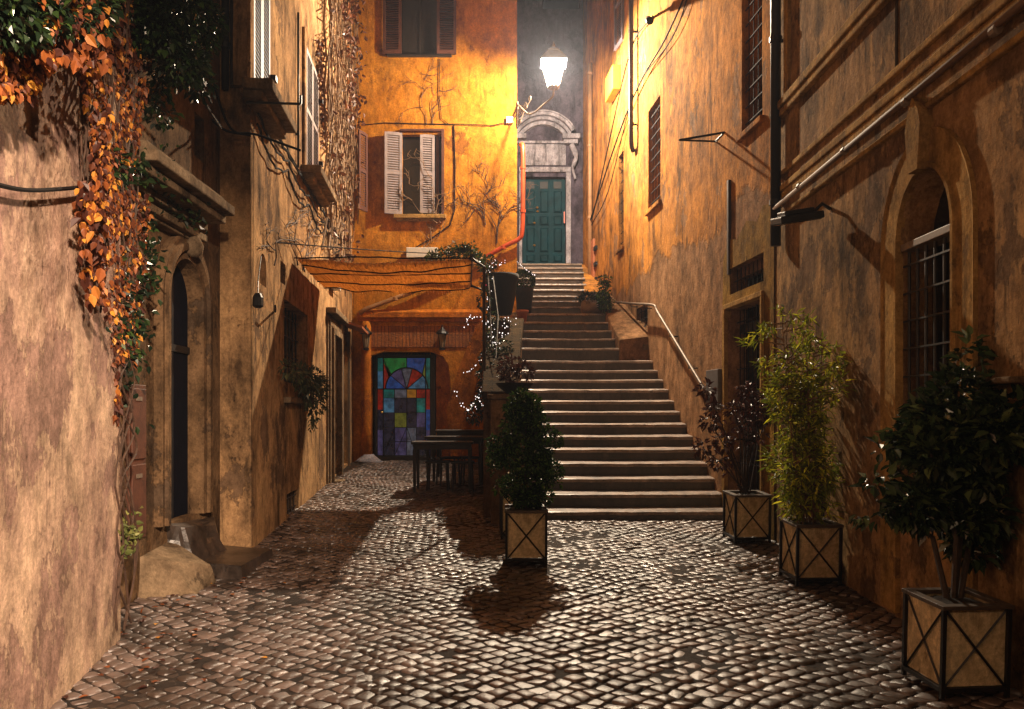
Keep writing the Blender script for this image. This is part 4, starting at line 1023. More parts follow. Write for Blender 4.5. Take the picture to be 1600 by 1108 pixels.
# ================================================================== REED CANOPY
cn = thing('reed_canopy', 'sagging reed mat canopy stretched across the alley below the orange house', 'canopy', (-1.4, 11.2, 3.55))
zc_ = 3.57
def wallx(y): return WL4.p0.x + (y-8)*WL4.d.x/WL4.d.y
def matpt(u, v_):
    y = 10.15 + 2.15*v_; xa = wallx(y)+.06; xb = -.50 - .12*v_
    x = xa + (xb-xa)*u; z = zc_ - .05*math.sin(math.pi*u) - .05*math.sin(v_*math.pi*3)*math.sin(math.pi*u) + .02*noise.noise(V((x*4, y*3, 0))) + (.02*math.sin(x*9) if v_ > .85 else 0)
    return V((x, y, z))
mb = MB(); nu, nv = 60, 24
for j in range(nv+1):
    for i in range(nu+1): mb.v.append(tuple(matpt(i/nu, j/nv)))
for j in range(nv):
    for i in range(nu): b = j*(nu+1)+i; mb.f.append((b, b+1, b+nu+2, b+nu+1)); mb.m.append(0)
o = mb.build('reed_mat', M['reed'], cn, smooth=True); sm_ = o.modifiers.new('thickness', 'SOLIDIFY'); sm_.thickness = .025
mb = MB()
for i in range(60):      # frayed fringe of the near and far edges
    for e in (0, 1):
        p = matpt(i/60+.005, e); mb.tube([p, p + V((random.uniform(-.03,.03), (-.05 if e == 0 else .05), -random.uniform(.02,.09)))], .005, 3)
mb.build('fringe', M['reed'], cn)
for v_ in (-.12, .12, .4, .68, 1.0):
    pts = []
    for i in range(25):
        u = i/24; p = matpt(u, v_); p.z += -.035; pts.append(p)
    MB().tube(pts, .009, 5).build('wire', M['cable'], cn)
MB().tube([matpt(1, -.1), matpt(1, .5), matpt(1, 1.05)], .022, 8).build('edge_rail', M['iron_rust'], cn)
for v_ in (.0, 1.0):
    p = matpt(1, v_); MB().tube([p, V((-.34, p.y, p.z-.1)), V((-.34, p.y, 2.2))], .02, 8).build('post', M['iron_rust'], cn)
o = MB().tube(sag(WL4.px(433, 379), WO.px(752, 398, 0), .03), .008, 5).build('span_wire', M['cable']); tag(o, 'single thin wire spanning the alley just above the reed canopy', 'wire')
o = MB().tube(arc([WL1.px(-20, 285, .05), WL1.px(40, 297, .05), WL1.px(100, 295, .05), WL1.px(148, 290, .05)], 6), .011, 6).build('wall_cable', M['cable']); tag(o, 'black cable hanging in a shallow curve across the near beige wall', 'cable')
for i, (pts, lab) in enumerate((([(330,120),(360,200),(400,210),(470,235)], 'cable from the portal corner towards the first floor sill'), ([(250,90),(300,150),(345,200),(392,212)], 'loose cable above the portal cornice'))):
    o = MB().tube([P(x, y, 7.7) for x, y in pts] if 0 else arc([P(x, y, 7.6+.1*k) for k, (x, y) in enumerate(pts)], 5), .012, 5).build('loose_cable', M['cable']); tag(o, lab, 'cable')

# ================================================================== PLANTS
def rv(): return V((random.gauss(0,1), random.gauss(0,1), random.gauss(0,1))).normalized()
def foliage(mb, clumps, n, L, W, droop=.3, dens=None):
    """leaves spread through ellipsoidal clumps (centre, radii)"""
    tot = sum(c[1].x*c[1].y*c[1].z for c in clumps)**1
    for c, r in clumps:
        k = max(4, int(n * (r.x*r.y*r.z)/tot))
        for _ in range(k):
            d = rv(); rad = random.uniform(.35, 1.0)**.5
            p = c + V((d.x*r.x, d.y*r.y, d.z*r.z))*rad
            dirn = (d + rv()*.8 - V((0,0,droop))); s = random.uniform(.65, 1.25)
            mb.leaf(p, dirn, rv()*.5 + V((0,0,1)), L*s, W*s)
def clump_set(c, R_, n, r, zfun=None):
    out = []
    for _ in range(n):
        d = rv(); t = random.random()**.4; p = c + V((d.x*R_.x, d.y*R_.y, d.z*R_.z))*t
        s = random.uniform(.6, 1.3); out.append((p, V((r*s, r*s, r*s*.85))))
    return out

# planter: frame with X braces, pale panels, soil
def make_planter():
    t = thing('planter_box', '', 'planter', (0,0,0)); s, H = .185, .48
    fr = MB(); e = .022
    for sx in (-1,1):
        for sy in (-1,1):
            fr = MB(); fr.box((sx*s-(e if sx>0 else 0), sy*s-(e if sy>0 else 0), 0), (sx*s+(e if sx<0 else 0), sy*s+(e if sy<0 else 0), H-.022)); fr.build('corner_post', M['iron'], t, local=True, bevel=.002)
    rl = MB()
    for z0, z1 in ((.035,.058),):
        for q in (-1,1):
            rl.box((-s+.023, q*s-(.02 if q>0 else 0), z0), (s-.023, q*s+(.02 if q<0 else 0), z1)); rl.box((q*s-(.02 if q>0 else 0), -s+.023, z0), (q*s+(.02 if q<0 else 0), s-.023, z1))
    rl.build('bottom_rail', M['iron'], t, local=True)
    rim = MB(); o_ = s+.006
    for q in (-1,1):
        rim.box((-o_, q*o_-(.05 if q>0 else 0), H-.021), (o_, q*o_+(.05 if q<0 else 0), H)); rim.box((q*o_-(.05 if q>0 else 0), -o_+.051, H-.021), (q*o_+(.05 if q<0 else 0), o_-.051, H))
    rim.build('rim', simple('planter_rim', (.07,.05,.035), .5) if 'planter_rim' not in bpy.data.materials else bpy.data.materials['planter_rim'], t, local=True, bevel=.002)
    pn = MB()
    k = s-.02
    pn.box((-k,-k,.06),(k,-k+.012,H-.025)); pn.box((-k,k-.012,.06),(k,k,H-.025)); pn.box((-k,-k+.013,.06),(-k+.012,k-.013,H-.025)); pn.box((k-.012,-k+.013,.06),(k,k-.013,H-.025))
    pn.build('panel', M['planter_panel'], t, local=True)
    for sy in (-1, 1):
        br_ = MB(); br_.tube([(-k+.005, sy*(k+.006), .06), (k-.005, sy*(k+.006), H-.03)], .007, 4); br_.tube([(k-.005, sy*(k+.010), .06), (-k+.005, sy*(k+.010), H-.03)], .007, 4); br_.build('cross_brace', M['iron'], t, local=True)
        br_ = MB(); br_.tube([(sy*(k+.006), -k+.005, .06), (sy*(k+.006), k-.005, H-.03)], .007, 4); br_.tube([(sy*(k+.010), k-.005, .06), (sy*(k+.010), -k+.005, H-.03)], .007, 4); br_.build('cross_brace', M['iron'], t, local=True)
    so = MB(); n = 10
    for j in range(n+1):
        for i in range(n+1): x, y = -k+2*k*i/n, -k+2*k*j/n; so.v.append((x, y, H-.06+.05*(1-(x*x+y*y)/(k*k*1.6)) + .012*noise.noise(V((x*30,y*30,2)))))
    for j in range(n):
        for i in range(n): b = j*(n+1)+i; so.f.append((b,b+1,b+n+2,b+n+1)); so.m.append(0)
    so.build('soil', M['soil'], t, local=True)
    return t
proto = make_planter()
spots = [(.125, 7.46, 0, 'black framed planter box standing alone on the cobbles in front of the stairs'),
         (.06, 8.62, 3, 'planter box half hidden behind the lone one at the foot of the stairs'),
         (2.37, 8.42, 4, 'planter box beside the barred door at the right end of the first step'),
         (2.41, 6.74, 3, 'planter box holding the tall yellow green bamboo plant'),
         (2.345, 4.42, 5, 'large looking planter box nearest the camera at the right edge, with dark laurel')]
for i, (x, y, a, lab) in enumerate(spots):
    o = proto if i == 0 else copy_tree(proto)
    o.location = (x, y, gz(y)+.018); o.rotation_euler = (R(2.5), 0, R(a)); o['label'] = lab; o['group'] = 'framed planter boxes with crossed braces'
def plant(name, label, cat, base, foli, mat, stems, smat=None, sr=.012, group=None):
    t = thing(name, label, cat, base, 0, group); foli.build('foliage', mat, t)
    mb = MB()
    for s_ in stems: mb.tube(s_, sr, 6, r2=sr*.45)
    mb.build('stem', smat or M['bark'], t); return t
# box shrub in the centre
random.seed(11)
base = V((.125, 7.46, .8)); mb = MB(); cl = []
for k in range(64):
    t_ = random.random(); z = .90 + t_*.92; rad = .17 + .12*math.sin(min(1, t_*1.5)*math.pi*.6) - max(0, t_-.5)*.36
    a = random.uniform(0, 6.28); cl.append((V((.115 + math.cos(a)*rad*random.uniform(.3,1) , 7.48 + math.sin(a)*rad*random.uniform(.3,1), z)), V((.075,.075,.075))*random.uniform(.6,1.4)))
for _ in range(22):
    a = random.uniform(0, 6.28); z = random.uniform(1.0, 1.85); rad = .30 if z < 1.6 else .16
    cl.append((V((.115+math.cos(a)*rad, 7.48+math.sin(a)*rad, z)), V((.045,.045,.055))))
foliage(mb, cl, 9500, .042, .026, -.1)
plant('box_shrub', 'dense dark green box shrub in the lone planter before the stairs', 'shrub', base, mb, M['leaf_box'], [[base+V((dx,dy,0)), V((.12+dx*2, 7.48+dy, 1.1)), V((.12+dx*4, 7.48+dy*4, 1.6))] for dx, dy in ((0,0),(.03,.02),(-.03,.01))])
# bamboo like plant
random.seed(12); base = V((2.41, 6.74, .76)); mb = MB(); stems = []
for k in range(13):
    a = random.uniform(0, 6.28); r0 = random.uniform(.02, .1); top = random.uniform(1.75, 2.5)
    lean = V((math.cos(a)*random.uniform(.02,.14), math.sin(a)*random.uniform(.02,.1), 0)); b0 = base + V((math.cos(a)*r0, math.sin(a)*r0, 0))
    tp = V((b0.x+lean.x*1.3-.03, b0.y+lean.y, top)); stems.append([b0, b0.lerp(tp, .5)+lean*.2, tp])
    for _ in range(30):
        t_ = random.uniform(.08, 1.0); p = b0.lerp(tp, t_)
        if .50 < t_ < .62 and random.random() < .6: continue
        spread = (.22 if t_ > .66 else .05 if t_ > .48 else .13) + .05*random.random() ; d = rv(); d.z = abs(d.z)*.4; br_ = p + V((d.x, d.y, d.z))*spread*random.uniform(.5,1.5)
        stems.append([p, br_])
        for _ in range(random.randint(9, 15)):
            q = br_ + rv()*.05; mb.leaf(q, d*.6 + rv()*.7 - V((0,0,.35)), rv()*.6+V((0,0,1)), random.uniform(.05,.11), random.uniform(.014,.026), .1)
plant('bamboo_plant', 'tall airy yellow green bamboo plant glowing against the right wall', 'plant', base, mb, M['leaf_bamboo'], stems, M['twig_pale'], .007)
# laurel, near right
random.seed(13); base = V((2.345, 4.42, .66)); mb = MB(); cl = []
for k in range(44):
    d = rv(); t_ = random.random()**.5; cl.append((V((2.42, 4.50, 1.36)) + V((d.x*.33, d.y*.25, d.z*.50))*t_, V((.12,.11,.10))*random.uniform(.5,1.5)))
cl += [(V((1.98,4.50,1.30)), V((.09,.08,.06))), (V((1.92,4.45,1.12)), V((.10,.06,.05))), (V((2.08,4.45,1.14)), V((.10,.06,.05))), (V((2.02,4.5,1.48)), V((.06,.06,.05))), (V((2.72,4.60,1.95)), V((.10,.06,.09))), (V((2.5,4.55,1.98)), V((.08,.06,.13)))]
foliage(mb, cl, 5600, .078, .044, .05)
st_ = [[base, V((2.40,4.45,1.0)), V((2.42,4.5,1.7))], [base+V((.03,0,0)), V((2.5,4.5,1.1)), V((2.65,4.55,1.8))], [base+V((-.03,0,0)), V((2.25,4.45,1.0)), V((1.95,4.45,1.2))], [V((2.3,4.45,1.1)), V((2.05,4.5,1.4))], [base, V((2.35,4.4,1.0)), V((2.2,4.45,1.6))]]
plant('laurel_bush', 'big dark leafy laurel bush in the nearest planter at the right edge', 'bush', base, mb, M['leaf_laurel'], st_, M['bark'], .018)
# reddish rose by the door
random.seed(14); base = V((2.37, 8.42, .84)); mb = MB(); stems = []
for (x, z) in ((1098,700),(1110,660),(1118,640),(1130,690),(1150,640),(1165,610),(1180,640),(1190,650),(1105,610),(1125,720),(1160,665),(1172,620),(1200,640)):
    tp = P(x, z, 8.3+random.uniform(-.15,.15)); stems.append([base+V((random.uniform(-.05,.05),0,0)), base.lerp(tp, .6)+V((0,0,.05)), tp])
    foliage(mb, [(tp, V((.09,.08,.08)))], 60, .065, .036, .5)
    foliage(mb, [(base.lerp(tp,.7), V((.05,.05,.06)))], 8, .06, .034, .5)
plant('rose_bush', 'straggly dark red leaved rose bush before the barred door', 'bush', base, mb, M['leaf_red'], stems, M['bark'], .008)
# topiary ball + terracotta pot + dark pot + bowl + trough
def pot(name, label, cat, prof, c, mat):
    t = thing(name, label, cat, c); MB().lathe(prof, c, 24).build('pot', mat, t, smooth=True)
    r_, z_ = prof[-1][0]*.9, prof[-1][1]-.03; MB().lathe([(.001, z_), (r_, z_-.005)], c, 20).build('soil', M['soil'], t); return t
z18 = nz_[17]
c = P(819, 488, 15.2); c.z = z18+.01; t = pot('topiary_pot', 'tall black pot holding a round clipped box ball on the stair landing', 'potted plant', [(.10,0),(.13,.02),(.16,.35),(.175,.46),(.155,.46),(.15,.44)], c, M['pot_dark'])
mb = MB(); cc_ = c+V((0,0,.60)); 
for _ in range(2200):
    d = rv(); mb.leaf(cc_ + d*.19*random.uniform(.8,1.03), d+rv()*.7, rv(), .035, .02)
mb.build('clipped_ball', M['leaf_box'], t)
c = P(815, 487, 14.85); c.z = z18-.15; c = V((c.x+.01, 14.8, nz_[16]+.01)); pot('terracotta_pot', 'small empty terracotta pot on the step before the topiary ball', 'pot', [(.07,0),(.10,.16),(.115,.16),(.115,.2),(.1,.2)], c, M['terracotta'])
c = P(783, 492, 12.9); t = pot('dark_urn', 'large square shouldered black pot on the parapet under the reed canopy edge', 'pot', [(.15,0),(.17,.02),(.215,.25),(.255,.52),(.275,.54),(.275,.62),(.25,.62),(.24,.58)], c, M['pot_dark'])
c = V((.03, 9.56, zp)); t = pot('bowl_planter', 'shallow dark bowl of red leaved plants on the parapet end pillar', 'potted plant', [(.08,0),(.10,.02),(.19,.09),(.22,.13),(.20,.13),(.19,.12)], c, M['pot_dark'])
random.seed(15); mb = MB(); foliage(mb, clump_set(c+V((0,0,.28)), V((.18,.15,.1)), 8, .09), 420, .06, .03, -.2); mb.build('foliage', M['leaf_red'], t)
c = P(925, 487, 15.3); c.z = z18+.01
t = thing('trough_planter', 'pale rounded trough planter with trailing plants at the right of the landing', 'potted plant', c); mb = MB()
mb.tube([c+V((-.20,0,.13)), c+V((-.17,0,.13)), c+V((.17,0,.13)), c+V((.20,0,.13))], [.09,.135,.135,.09], 14); mb.build('trough', M['pot_pale'], t, smooth=True)
mb = MB(); foliage(mb, clump_set(c+V((-.05,0,.33)), V((.3,.12,.08)), 10, .09), 420, .09, .028, .1); mb.build('foliage', M['leaf_ivy'], t)
c = P(948, 500, 14.9); random.seed(16); mb = MB(); c = V((1.70, 15.0, z18)); foliage(mb, clump_set(c+V((0,0,.30)), V((.12,.12,.34)), 16, .10), 1500, .05, .024, .1)
plant('landing_shrub', 'bushy green shrub against the wall at the right of the landing', 'shrub', c, mb, M['leaf_box'], [[c, c+V((0,0,.3)), c+V((.05,0,.75))], [c, c+V((-.05,0,.4)), c+V((-.02,0,.8))]])
# plant on the barred window sill, left
random.seed(17); mb = MB(); w = WL4; cl = []
for (x, y, r_) in ((452,578,.1),(462,582,.1),(470,588,.12),(480,595,.15),(490,595,.16),(495,610,.15),(484,615,.14),(492,635,.12),(488,650,.08),(500,600,.09)):
    cl.append((w.px(x, y, .16), V((r_,r_,r_))))
foliage(mb, cl, 620, .085, .035, .4)
for k in range(26): mb.leaf(w.px(488+random.uniform(-4,5), 650+k*.9, .16), rv()-V((0,0,1)), rv(), .05, .03)
plant('window_plant', 'trailing green plant spilling off the barred window sill on the left', 'plant', w.px(480, 600, .1), mb, leafmat('leaf_sill', (.04,.05,.02), (.16,.17,.07), (.09,.10,.04), .4, .1), [[w.px(460, 597, .05), w.px(478, 590, .15), w.px(492, 640, .17)], [w.px(475, 598, .05), w.px(485, 600, .15), w.px(489, 668, .16)]], M['twig'])

# ---- autumn vine on the near corner
random.seed(18); w = WL1; mb = MB(); gr = MB(); dark = MB(); stems = []
def vpoint(x, y, off):   # around the corner at x=190 the curtain hangs free just past it
    w = WL1
    if x < 170: return w.px(x, y, off)
    d = 5.0 + (x-170)/70*.9; return P(x, y, d)
def spray(mb_, x0, x1, y0, y1, n, L, W, droop=1.0, taper=None, dep=(.03,.16)):
    for _ in range(n):
        y = random.uniform(y0, y1); t_ = (y-y0)/(y1-y0); x = random.uniform(x0(t_), x1(t_))
        if noise.noise(V((x/9, y/26, x0(0)/50))) < random.uniform(-.35, .22): continue
        p = vpoint(x, y, random.uniform(*dep)); s = random.uniform(.45, 1.25)
        mb_.leaf(p, rv()*.7 - V((0,0,droop)), rv()*.6 + V((.5,-1,.2)), L*s, W*s)
spray(mb, lambda t: 120+t*35, lambda t: 238-t*40, 60, 360, 3000, .045, .030)
spray(mb, lambda t: 150+t*25, lambda t: 238-t*25, 300, 570, 1600, .042, .028)
spray(mb, lambda t: -20, lambda t: 130-t*80, 20, 150, 1700, .046, .030)
spray(mb, lambda t: 178, lambda t: 190, 500, 660, 120, .055, .035)
spray(mb, lambda t: 122+t*10, lambda t: 165, 280, 470, 260, .07, .045)
spray(mb, lambda t: 60, lambda t: 250-t*10, -20, 100, 1300, .055, .038, dep=(.1,.3))
def strand(x, y0, y1, amp, r_=.006, fork=True):
    pts = []; n = max(4, int(abs(y1-y0)/28)); ph = random.uniform(0, 6)
    for i in range(n+1):
        y = y0+(y1-y0)*i/n; pts.append(vpoint(x + amp*math.sin(i*.9+ph) + random.uniform(-2,2), y, .05+.02*math.sin(i)))
    return pts
vine = thing('autumn_vine', 'orange and rust autumn creeper hanging down the corner of the near beige house', 'climbing vine', V((-2.45, 5.3, .25)))
mb.build('autumn_leaves', M['leaf_autumn'], vine)
sm = MB()
for _ in range(22): x = random.uniform(125, 215); sm.tube(strand(x, -20, random.uniform(250, 560), 6), .006, 5)
for k in range(3): sm.tube(strand(187+k*5, 480, 985-k*6, 6+k*3), .005, 6, r2=.008)
for k in range(3):   # loops of bare stem at the bottom
    sm.tube(arc([vpoint(190, 560+40*k, .06), vpoint(206+4*k, 640+30*k, .06), vpoint(188, 720+20*k, .06), vpoint(214-3*k, 830+10*k, .06), vpoint(209, 905, .06), vpoint(196, 965, .06), vpoint(194, 985, .06)], 6), .007, 6)
sm.tube(arc([vpoint(186,590,.05), vpoint(205,555,.1), vpoint(224,520,.1), vpoint(218,490,.1), vpoint(195,488,.1)], 6), .007, 5)
sm.build('stem', M['twig'], vine)
g1 = MB()
for _ in range(240):
    y = random.gauss(505, 45); x = random.gauss(205, 12); g1.leaf(vpoint(x, y, .08), rv()-V((0,0,.6)), rv(), .06, .035)
for _ in range(170):
    y = random.gauss(262, 14); x = random.uniform(172, 262); g1.leaf(vpoint(x, y, .08), rv()-V((0,0,.4)), rv(), .06, .04)
for _ in range(110): g1.leaf(vpoint(random.gauss(236, 9), random.gauss(400, 35), .08), rv()-V((0,0,.4)), rv(), .055, .035)
for _ in range(220):
    t_ = random.random(); g1.leaf(P(250+60*t_+random.gauss(0,9), 270+60*t_+random.gauss(0,20), 6.2+t_*.8), rv()-V((0,0,.4)), rv(), .055, .035)
g1.build('green_leaves', M['leaf_ivy'], vine)
g2 = MB()
for _ in range(80): g2.leaf(vpoint(random.gauss(202, 7), random.gauss(835, 16), .08), rv()+V((0,0,.2)), rv(), .05, .035)
g2.build('sprout', M['leaf_pale'], vine)
# ---- dark ivy crown over the portal
random.seed(19); mb = MB(); cl = []
for _ in range(70):
    x = random.uniform(175, 315); y = random.uniform(-60, 105)
    if y > 40 and x > 300: continue
    if y > 70 + (x-175)*.25: continue
    cl.append((P(x, y, random.uniform(5.5, 6.4)), V((.17,.17,.15))*random.uniform(.7,1.2)))
for (x, y) in ((260,105),(285,115),(300,95),(318,60),(320,30),(240,125),(235,150),(250,175),(310,130)): cl.append((P(x, y, 6.2), V((.12,.12,.12))))
foliage(mb, cl, 11000, .055, .040, .3)
dk = MB(); foliage(dk, [(WL1.px(random.uniform(-20, 170), random.uniform(-60, 20+30*random.random()), random.uniform(.1,.22)), V((.10,.12,.10))) for _ in range(44)], 4200, .048, .034, .3)
stems = [[P(240, 150, 6.3), P(280, 60, 6.0), P(250, -60, 5.9)], [P(330, 160, 6.9), P(290, 90, 6.3), P(230, 0, 5.8)], [P(345,200,7.2), P(300,130,6.5), P(240,80,6.0)]]
for v_ in dk.v: mb.v.append(v_)
off = len(mb.v)-len(dk.v); mb.f += [tuple(i+off for i in f_) for f_ in dk.f]; mb.m += dk.m
plant('ivy', 'dark glossy ivy crown spilling over the top left above the portal', 'ivy', P(280, 200, 6.6), mb, M['leaf_ivy'], stems, M['bark'], .012)
# ---- dry creeper at the far end of the left wall
random.seed(20); w = WL4; vt = thing('dry_creeper', 'tangle of bare creeper stems and rusty leaves where left wall meets the orange house', 'climbing vine', w.px(545, 420, .1))
sm = MB(); lf = MB()
for _ in range(150):
    x = random.uniform(519, 560); y0 = random.uniform(-60, 260); L_n = random.uniform(60, 230); pts = []; xx_ = x
    for i in range(9):
        xx_ += random.uniform(-3, 3); pts.append(w.px(min(562, max(505, xx_)), y0+L_n*i/8, random.uniform(.04,.22)))
    sm.tube(pts, random.choice([.005,.007,.011]), 4, caps=False)
for _ in range(8):
    x = random.uniform(505, 556); sm.tube([w.px(x+random.uniform(-4,4), y, random.uniform(.05,.14)) for y in range(-60, 440, 50)], .016, 5)
sm.build('bare_stems', M['twig_pale'], vt)
for _ in range(1500):
    y = random.uniform(-60, 420); x = random.gauss(550, 10) if y < 200 else random.gauss(540, 11)
    if x > 574 or noise.noise(V((x/8, y/30, 5))) < random.uniform(-.4,.35) : continue
    if y > 200 and random.random() < .6: continue
    d0 = w.px(min(x, 560), y, random.uniform(.05,.3)); 
    if x > 560: d0 = P(x, y, 15.9)
    lf.leaf(d0, rv()-V((0,0,.8)), rv(), .10, .065)
lf.build('rusty_leaves', M['leaf_rust'], vt)
lf = MB()
for _ in range(260): x = random.gauss(505, 8); y = random.uniform(60, 230); lf.leaf(w.px(x*.0+500+random.gauss(0,3)+(y-60)*.05, y, .06), rv()-V((0,0,.8)), rv(), .07, .045)
lf.build('edge_leaves', M['leaf_rust'], vt)
# climbing bare twigs on the lower left wall and on the orange facade
random.seed(21)
def twigs(w, x, y, n, spread, up, mat, name, label, r_=.008, off=.02, gen=3, par=None):
    mb = MB()
    def grow(px_, py_, ang, L_, g_):
        pts = [w.px(px_, py_, off)]
        for i in range(5):
            ang += random.uniform(-.45, .45); px_ += math.cos(ang)*L_/5; py_ -= math.sin(ang)*L_/5; pts.append(w.px(px_, py_, off+random.uniform(0,.015)))
            if g_ > 0 and random.random() < .5: grow(px_, py_, ang+random.choice((-1,1))*random.uniform(.5,1.0), L_*.55, g_-1)
        mb.tube(pts, r_*(.5+.25*g_), 4, r2=r_*.2)
    for _ in range(n): grow(x+random.uniform(-spread,spread), y+random.uniform(-6,6), up+random.uniform(-.5,.5), random.uniform(50,90), gen)
    tag(mb.build(name, mat), label, 'dead creeper')
twigs(WO, 780, 378, 2, 6, 1.6, M['twig'], 'dead_creeper', 'bare dark creeper twigs branching up the orange wall left of the red drainpipe', .011)
twigs(WO, 756, 348, 2, 4, 1.7, M['twig'], 'dead_creeper', 'smaller bare twig left of the branching creeper on the orange wall', .010)
twigs(WO, 682, 348, 2, 10, 1.9, M['twig_pale'], 'dead_creeper', 'dry stems climbing over the right edge of the open shutters', .010, .08)
twigs(WO, 640, 400, 4, 30, .4, M['twig_pale'], 'dead_creeper', 'dry stems rising from the white box under the shutters', .009, .04)
twigs(WO, 650, 190, 2, 40, 1.5, M['twig'], 'dead_creeper', 'network of dry stems and stains between the two shuttered windows', .006, .012)
twigs(WL4, 455, 420, 4, 40, 1.6, M['twig'], 'dead_creeper', 'bare stems crossing the left wall above the barred window', .008)
twigs(WL4, 500, 340, 5, 14, -1.2, M['twig_pale'], 'dead_creeper', 'pale dry stems hanging below the farther sill of the left house', .008)

# ---- ivy with fairy lights down the parapet, arch of leaves over the canopy end
random.seed(22); mb = MB(); cl = []
path = [(760,412,12.9),(764,440,12.7),(762,470,12.4),(763,500,12.2),(770,530,11.8),(766,560,11.4),(768,585,11.0),(760,610,10.8),(752,630,10.6),(745,645,10.4),(778,560,11.4),(790,545,11.6),(755,590,10.9),(772,610,10.7)]
for (x, y, d) in path: cl.append((P(x+random.uniform(-6,6), y, d-.15), V((.10,.1,.14))))
for (x, y, d) in ((785,500,13.0),(792,512,12.8),(782,525,12.5),(795,540,12.1),(780,552,11.9),(790,570,11.4),(778,590,10.9),(800,560,11.6),(786,538,12.2),(800,525,12.5)):
    cl.append((P(x, y+6, d), V((.13,.2,.07))))
foliage(mb, cl, 3600, .05, .03, .5)
tw = []
for (a, b_) in (((762,420),(762,640)), ((770,430),(775,560)), ((757,470),(745,640))): tw.append([P(a[0], a[1], 12.6), P((a[0]+b_[0])/2+6, (a[1]+b_[1])/2, 11.6), P(b_[0], b_[1], 10.6)])
plant('parapet_ivy', 'dark ivy trailing down the parapet under the fairy lights', 'ivy', P(765, 620, 10.9), mb, M['leaf_ivy'], tw, M['bark'], .012)
random.seed(23); mb = MB()
ap = arc([P(672,402,12.0), P(700,396,12.1), P(728,394,12.3), P(748,404,12.5), P(760,424,12.7)], 10)
for p in ap:
    for _ in range(9): mb.leaf(p+rv()*.08, rv(), rv(), .07, .035)
for _ in range(120): p = P(random.gauss(726, 9), random.gauss(388, 4), 12.2); mb.leaf(p, rv(), rv(), .06, .032)
plant('arching_branch', 'leafy branch arching over the right end of the reed canopy', 'branch', P(760, 424, 12.7), mb, leafmat('leaf_branch', (.02,.04,.01), (.10,.14,.03), None, .35, .1), [ap], M['bark'], .016)
bulbm = emit('fairy_bulb', (1.0, .88, .82), 2.2); redm = emit('fairy_bulb_red', (1.0, .05, .12), 3.0)
def lightstring(pts, n, lab, jit=.05, red=()):
    t = thing('fairy_light_string', lab, 'string lights', pts[0], 0, 'fairy light strings on the stair parapet')
    cv = arc(pts, 10); MB().tube(cv, .003, 3).build('wire', M['cable'], t)
    me = None
    for k in range(n):
        u = (k+random.random()*.8)/n*(len(cv)-1.01); i = int(u); p = cv[i].lerp(cv[i+1], u-i) + rv()*random.random()*jit
        s_ = random.uniform(.003, .008); b_ = MB(); b_.lathe([(.001,-s_*1.2),(s_*.8,-s_*.6),(s_,0),(s_*.8,s_*.7),(.001,s_*1.4)], p, 6); b_.build('bulb', redm if k in red else bulbm, t)
def PP(l): return [P(*q) for q in l]
lightstring(PP([(790,412,13.0),(770,410,12.7),(764,430,12.6),(763,460,12.4),(760,485,12.2),(735,497,12.0),(725,505,12.0)]), 60, 'upper fairy light string beside the dark pot with a few red bulbs', .07, (23,24,25,26))
lightstring(PP([(762,500,12.0),(772,540,11.6),(768,580,11.2),(758,610,10.8),(745,640,10.4)]), 95, 'main cascade of fairy lights down the parapet ivy', .10)
lightstring(PP([(800,498,13.0),(785,520,12.2),(790,545,12.0),(782,575,11.6),(772,600,11.2),(768,640,10.4)]), 90, 'fairy lights wound across the brick parapet top', .12)
lightstring(PP([(760,540,11.8),(740,575,11.4),(722,583,11.2)]), 14, 'short fairy light strand reaching left over the tables', .03)
lightstring(PP([(808,408,13.2),(820,420,13.2),(838,432,13.2)]), 12, 'fairy light strand hanging over the topiary ball', .02)
lightstring(PP([(752,610,10.8),(740,632,10.4),(728,640,10.4),(712,612,10.8)]), 26, 'lowest fairy light strand above the stacked tables', .05)

# ================================================================== TABLES
def make_table():
    t = thing('wooden_table', '', 'table', (0,0,0)); W, D_, H = .44, .36, .72
    mb = MB(); mb.box((-W,-D_,H-.035),(W,D_,H)); mb.build('tabletop', M['wood_dark'], t, local=True, bevel=.005)
    mb = MB(); mb.box((-W+.05,-D_+.03,H-.11),(W-.05,-D_+.05,H-.036)); mb.box((-W+.05,D_-.05,H-.11),(W-.05,D_-.03,H-.036)); mb.box((-W+.03,-D_+.05,H-.11),(-W+.05,D_-.05,H-.036)); mb.box((W-.05,-D_+.05,H-.11),(W-.03,D_-.05,H-.036)); mb.build('apron', M['wood_dark'], t, local=True)
    for sx in (-1,1):
        for sy in (-1,1): x, y = sx*(W-.05), sy*(D_-.05); MB().hexa([V((x-.018,y-.018,0)),V((x+.018,y-.018,0)),V((x+.018,y+.018,0)),V((x-.018,y+.018,0)),V((x-.025,y-.025,H-.11)),V((x+.025,y-.025,H-.11)),V((x+.025,y+.025,H-.11)),V((x-.025,y+.025,H-.11))]).build('leg', M['wood_dark'], t, local=True)
    return t
tp = make_table(); tsp = []
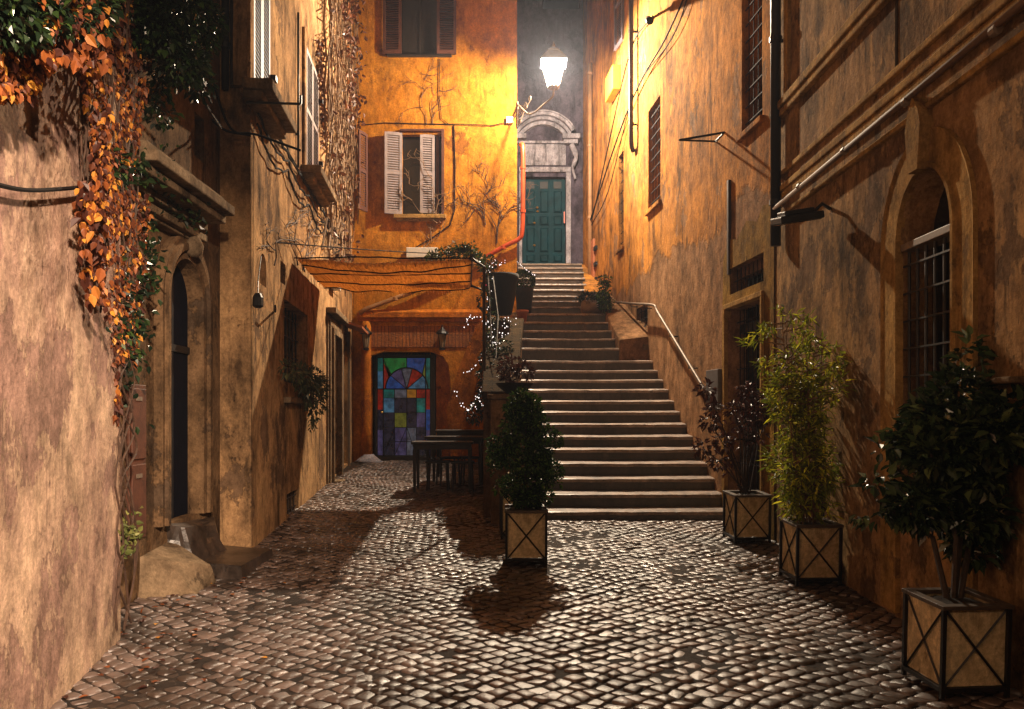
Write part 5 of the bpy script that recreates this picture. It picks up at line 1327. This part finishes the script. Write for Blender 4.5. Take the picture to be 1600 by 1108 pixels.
for (x, y, z, a, lab) in ((-1.0, 12.1, .02, 2, 'nearest dark wooden table of the compact group beside the parapet'),
                       (-.84, 12.62, .06, -3, 'second dark table from the camera, pushed against the nearest one'),
                       (-.76, 13.15, .12, 2, 'farthest and tallest looking dark table of the compact group')):
    o = tp if not tsp else copy_tree(tp); tsp.append(o)
    o.location = (x, y, gz(y)+z); o.rotation_euler = (0,0,R(a)); o['label'] = lab; o['group'] = 'dark tables stored beside the stair parapet'

# ---- fallen leaves along the foot of the near left wall
random.seed(31); mb = MB()
for _ in range(90):
    y = random.uniform(4.2, 7.5); x = (-2.3 if y < 5.3 else -2.6) + abs(random.gauss(0, .35)); mb.leaf(V((x, y, gz(y)+.022)), V((random.gauss(0,1), random.gauss(0,1), .1)), V((0,0,1)), .05, .035, .1)
o = mb.build('fallen_leaves', M['leaf_autumn']); tag(o, 'scattered fallen leaves on the cobbles at the foot of the near left wall', 'fallen leaves'); o['kind'] = 'stuff'

def make_stool():
    t = thing('folding_stool', '', 'stool', (0,0,0))
    MB().box((-.17,-.17,.40),(.17,.17,.43)).build('seat', M['wood_dark'], t, local=True, bevel=.005)
    for sx in (-1,1):
        for sy in (-1,1): MB().tube([(sx*.15,sy*.15,0),(sx*.13,sy*.13,.40)], .016, 6).build('leg', M['wood_dark'], t, local=True)
    return t
sp_ = make_stool()
for i, (x, y, lab) in enumerate(((-1.08, 12.15, 'dark stool under the left half of the nearest table'), (-.72, 12.1, 'dark stool under the right half of the nearest table'), (-.62, 12.8, 'dark stool under the second table, hard by the parapet'), (-.98, 12.75, 'dark stool under the left half of the second table'))):
    o = sp_ if i == 0 else copy_tree(sp_); o.location = (x, y, gz(y)+.02); o.rotation_euler = (0,0,.1*i); o['label'] = lab; o['group'] = 'dark stools pushed under the tables'

# ---- added volume that makes a lantern glow: one box round the whole alley
mb = MB(); mb.box((-7, -8, -2), (7, 24, 16)); T = NT('added_glow_volume')
for l_ in list(T.out.inputs['Surface'].links): T.t.links.remove(l_)
T.t.nodes.remove(T.b); pv = T.n('ShaderNodeVolumePrincipled'); pv.inputs['Color'].default_value = (.72, .80, 1, 1); pv.inputs['Density'].default_value = .0012; pv.inputs['Anisotropy'].default_value = .45
T.l(pv.outputs[0], T.out.inputs['Volume']); o = mb.build('added_glow_haze', T.m); o['kind'] = 'stuff'
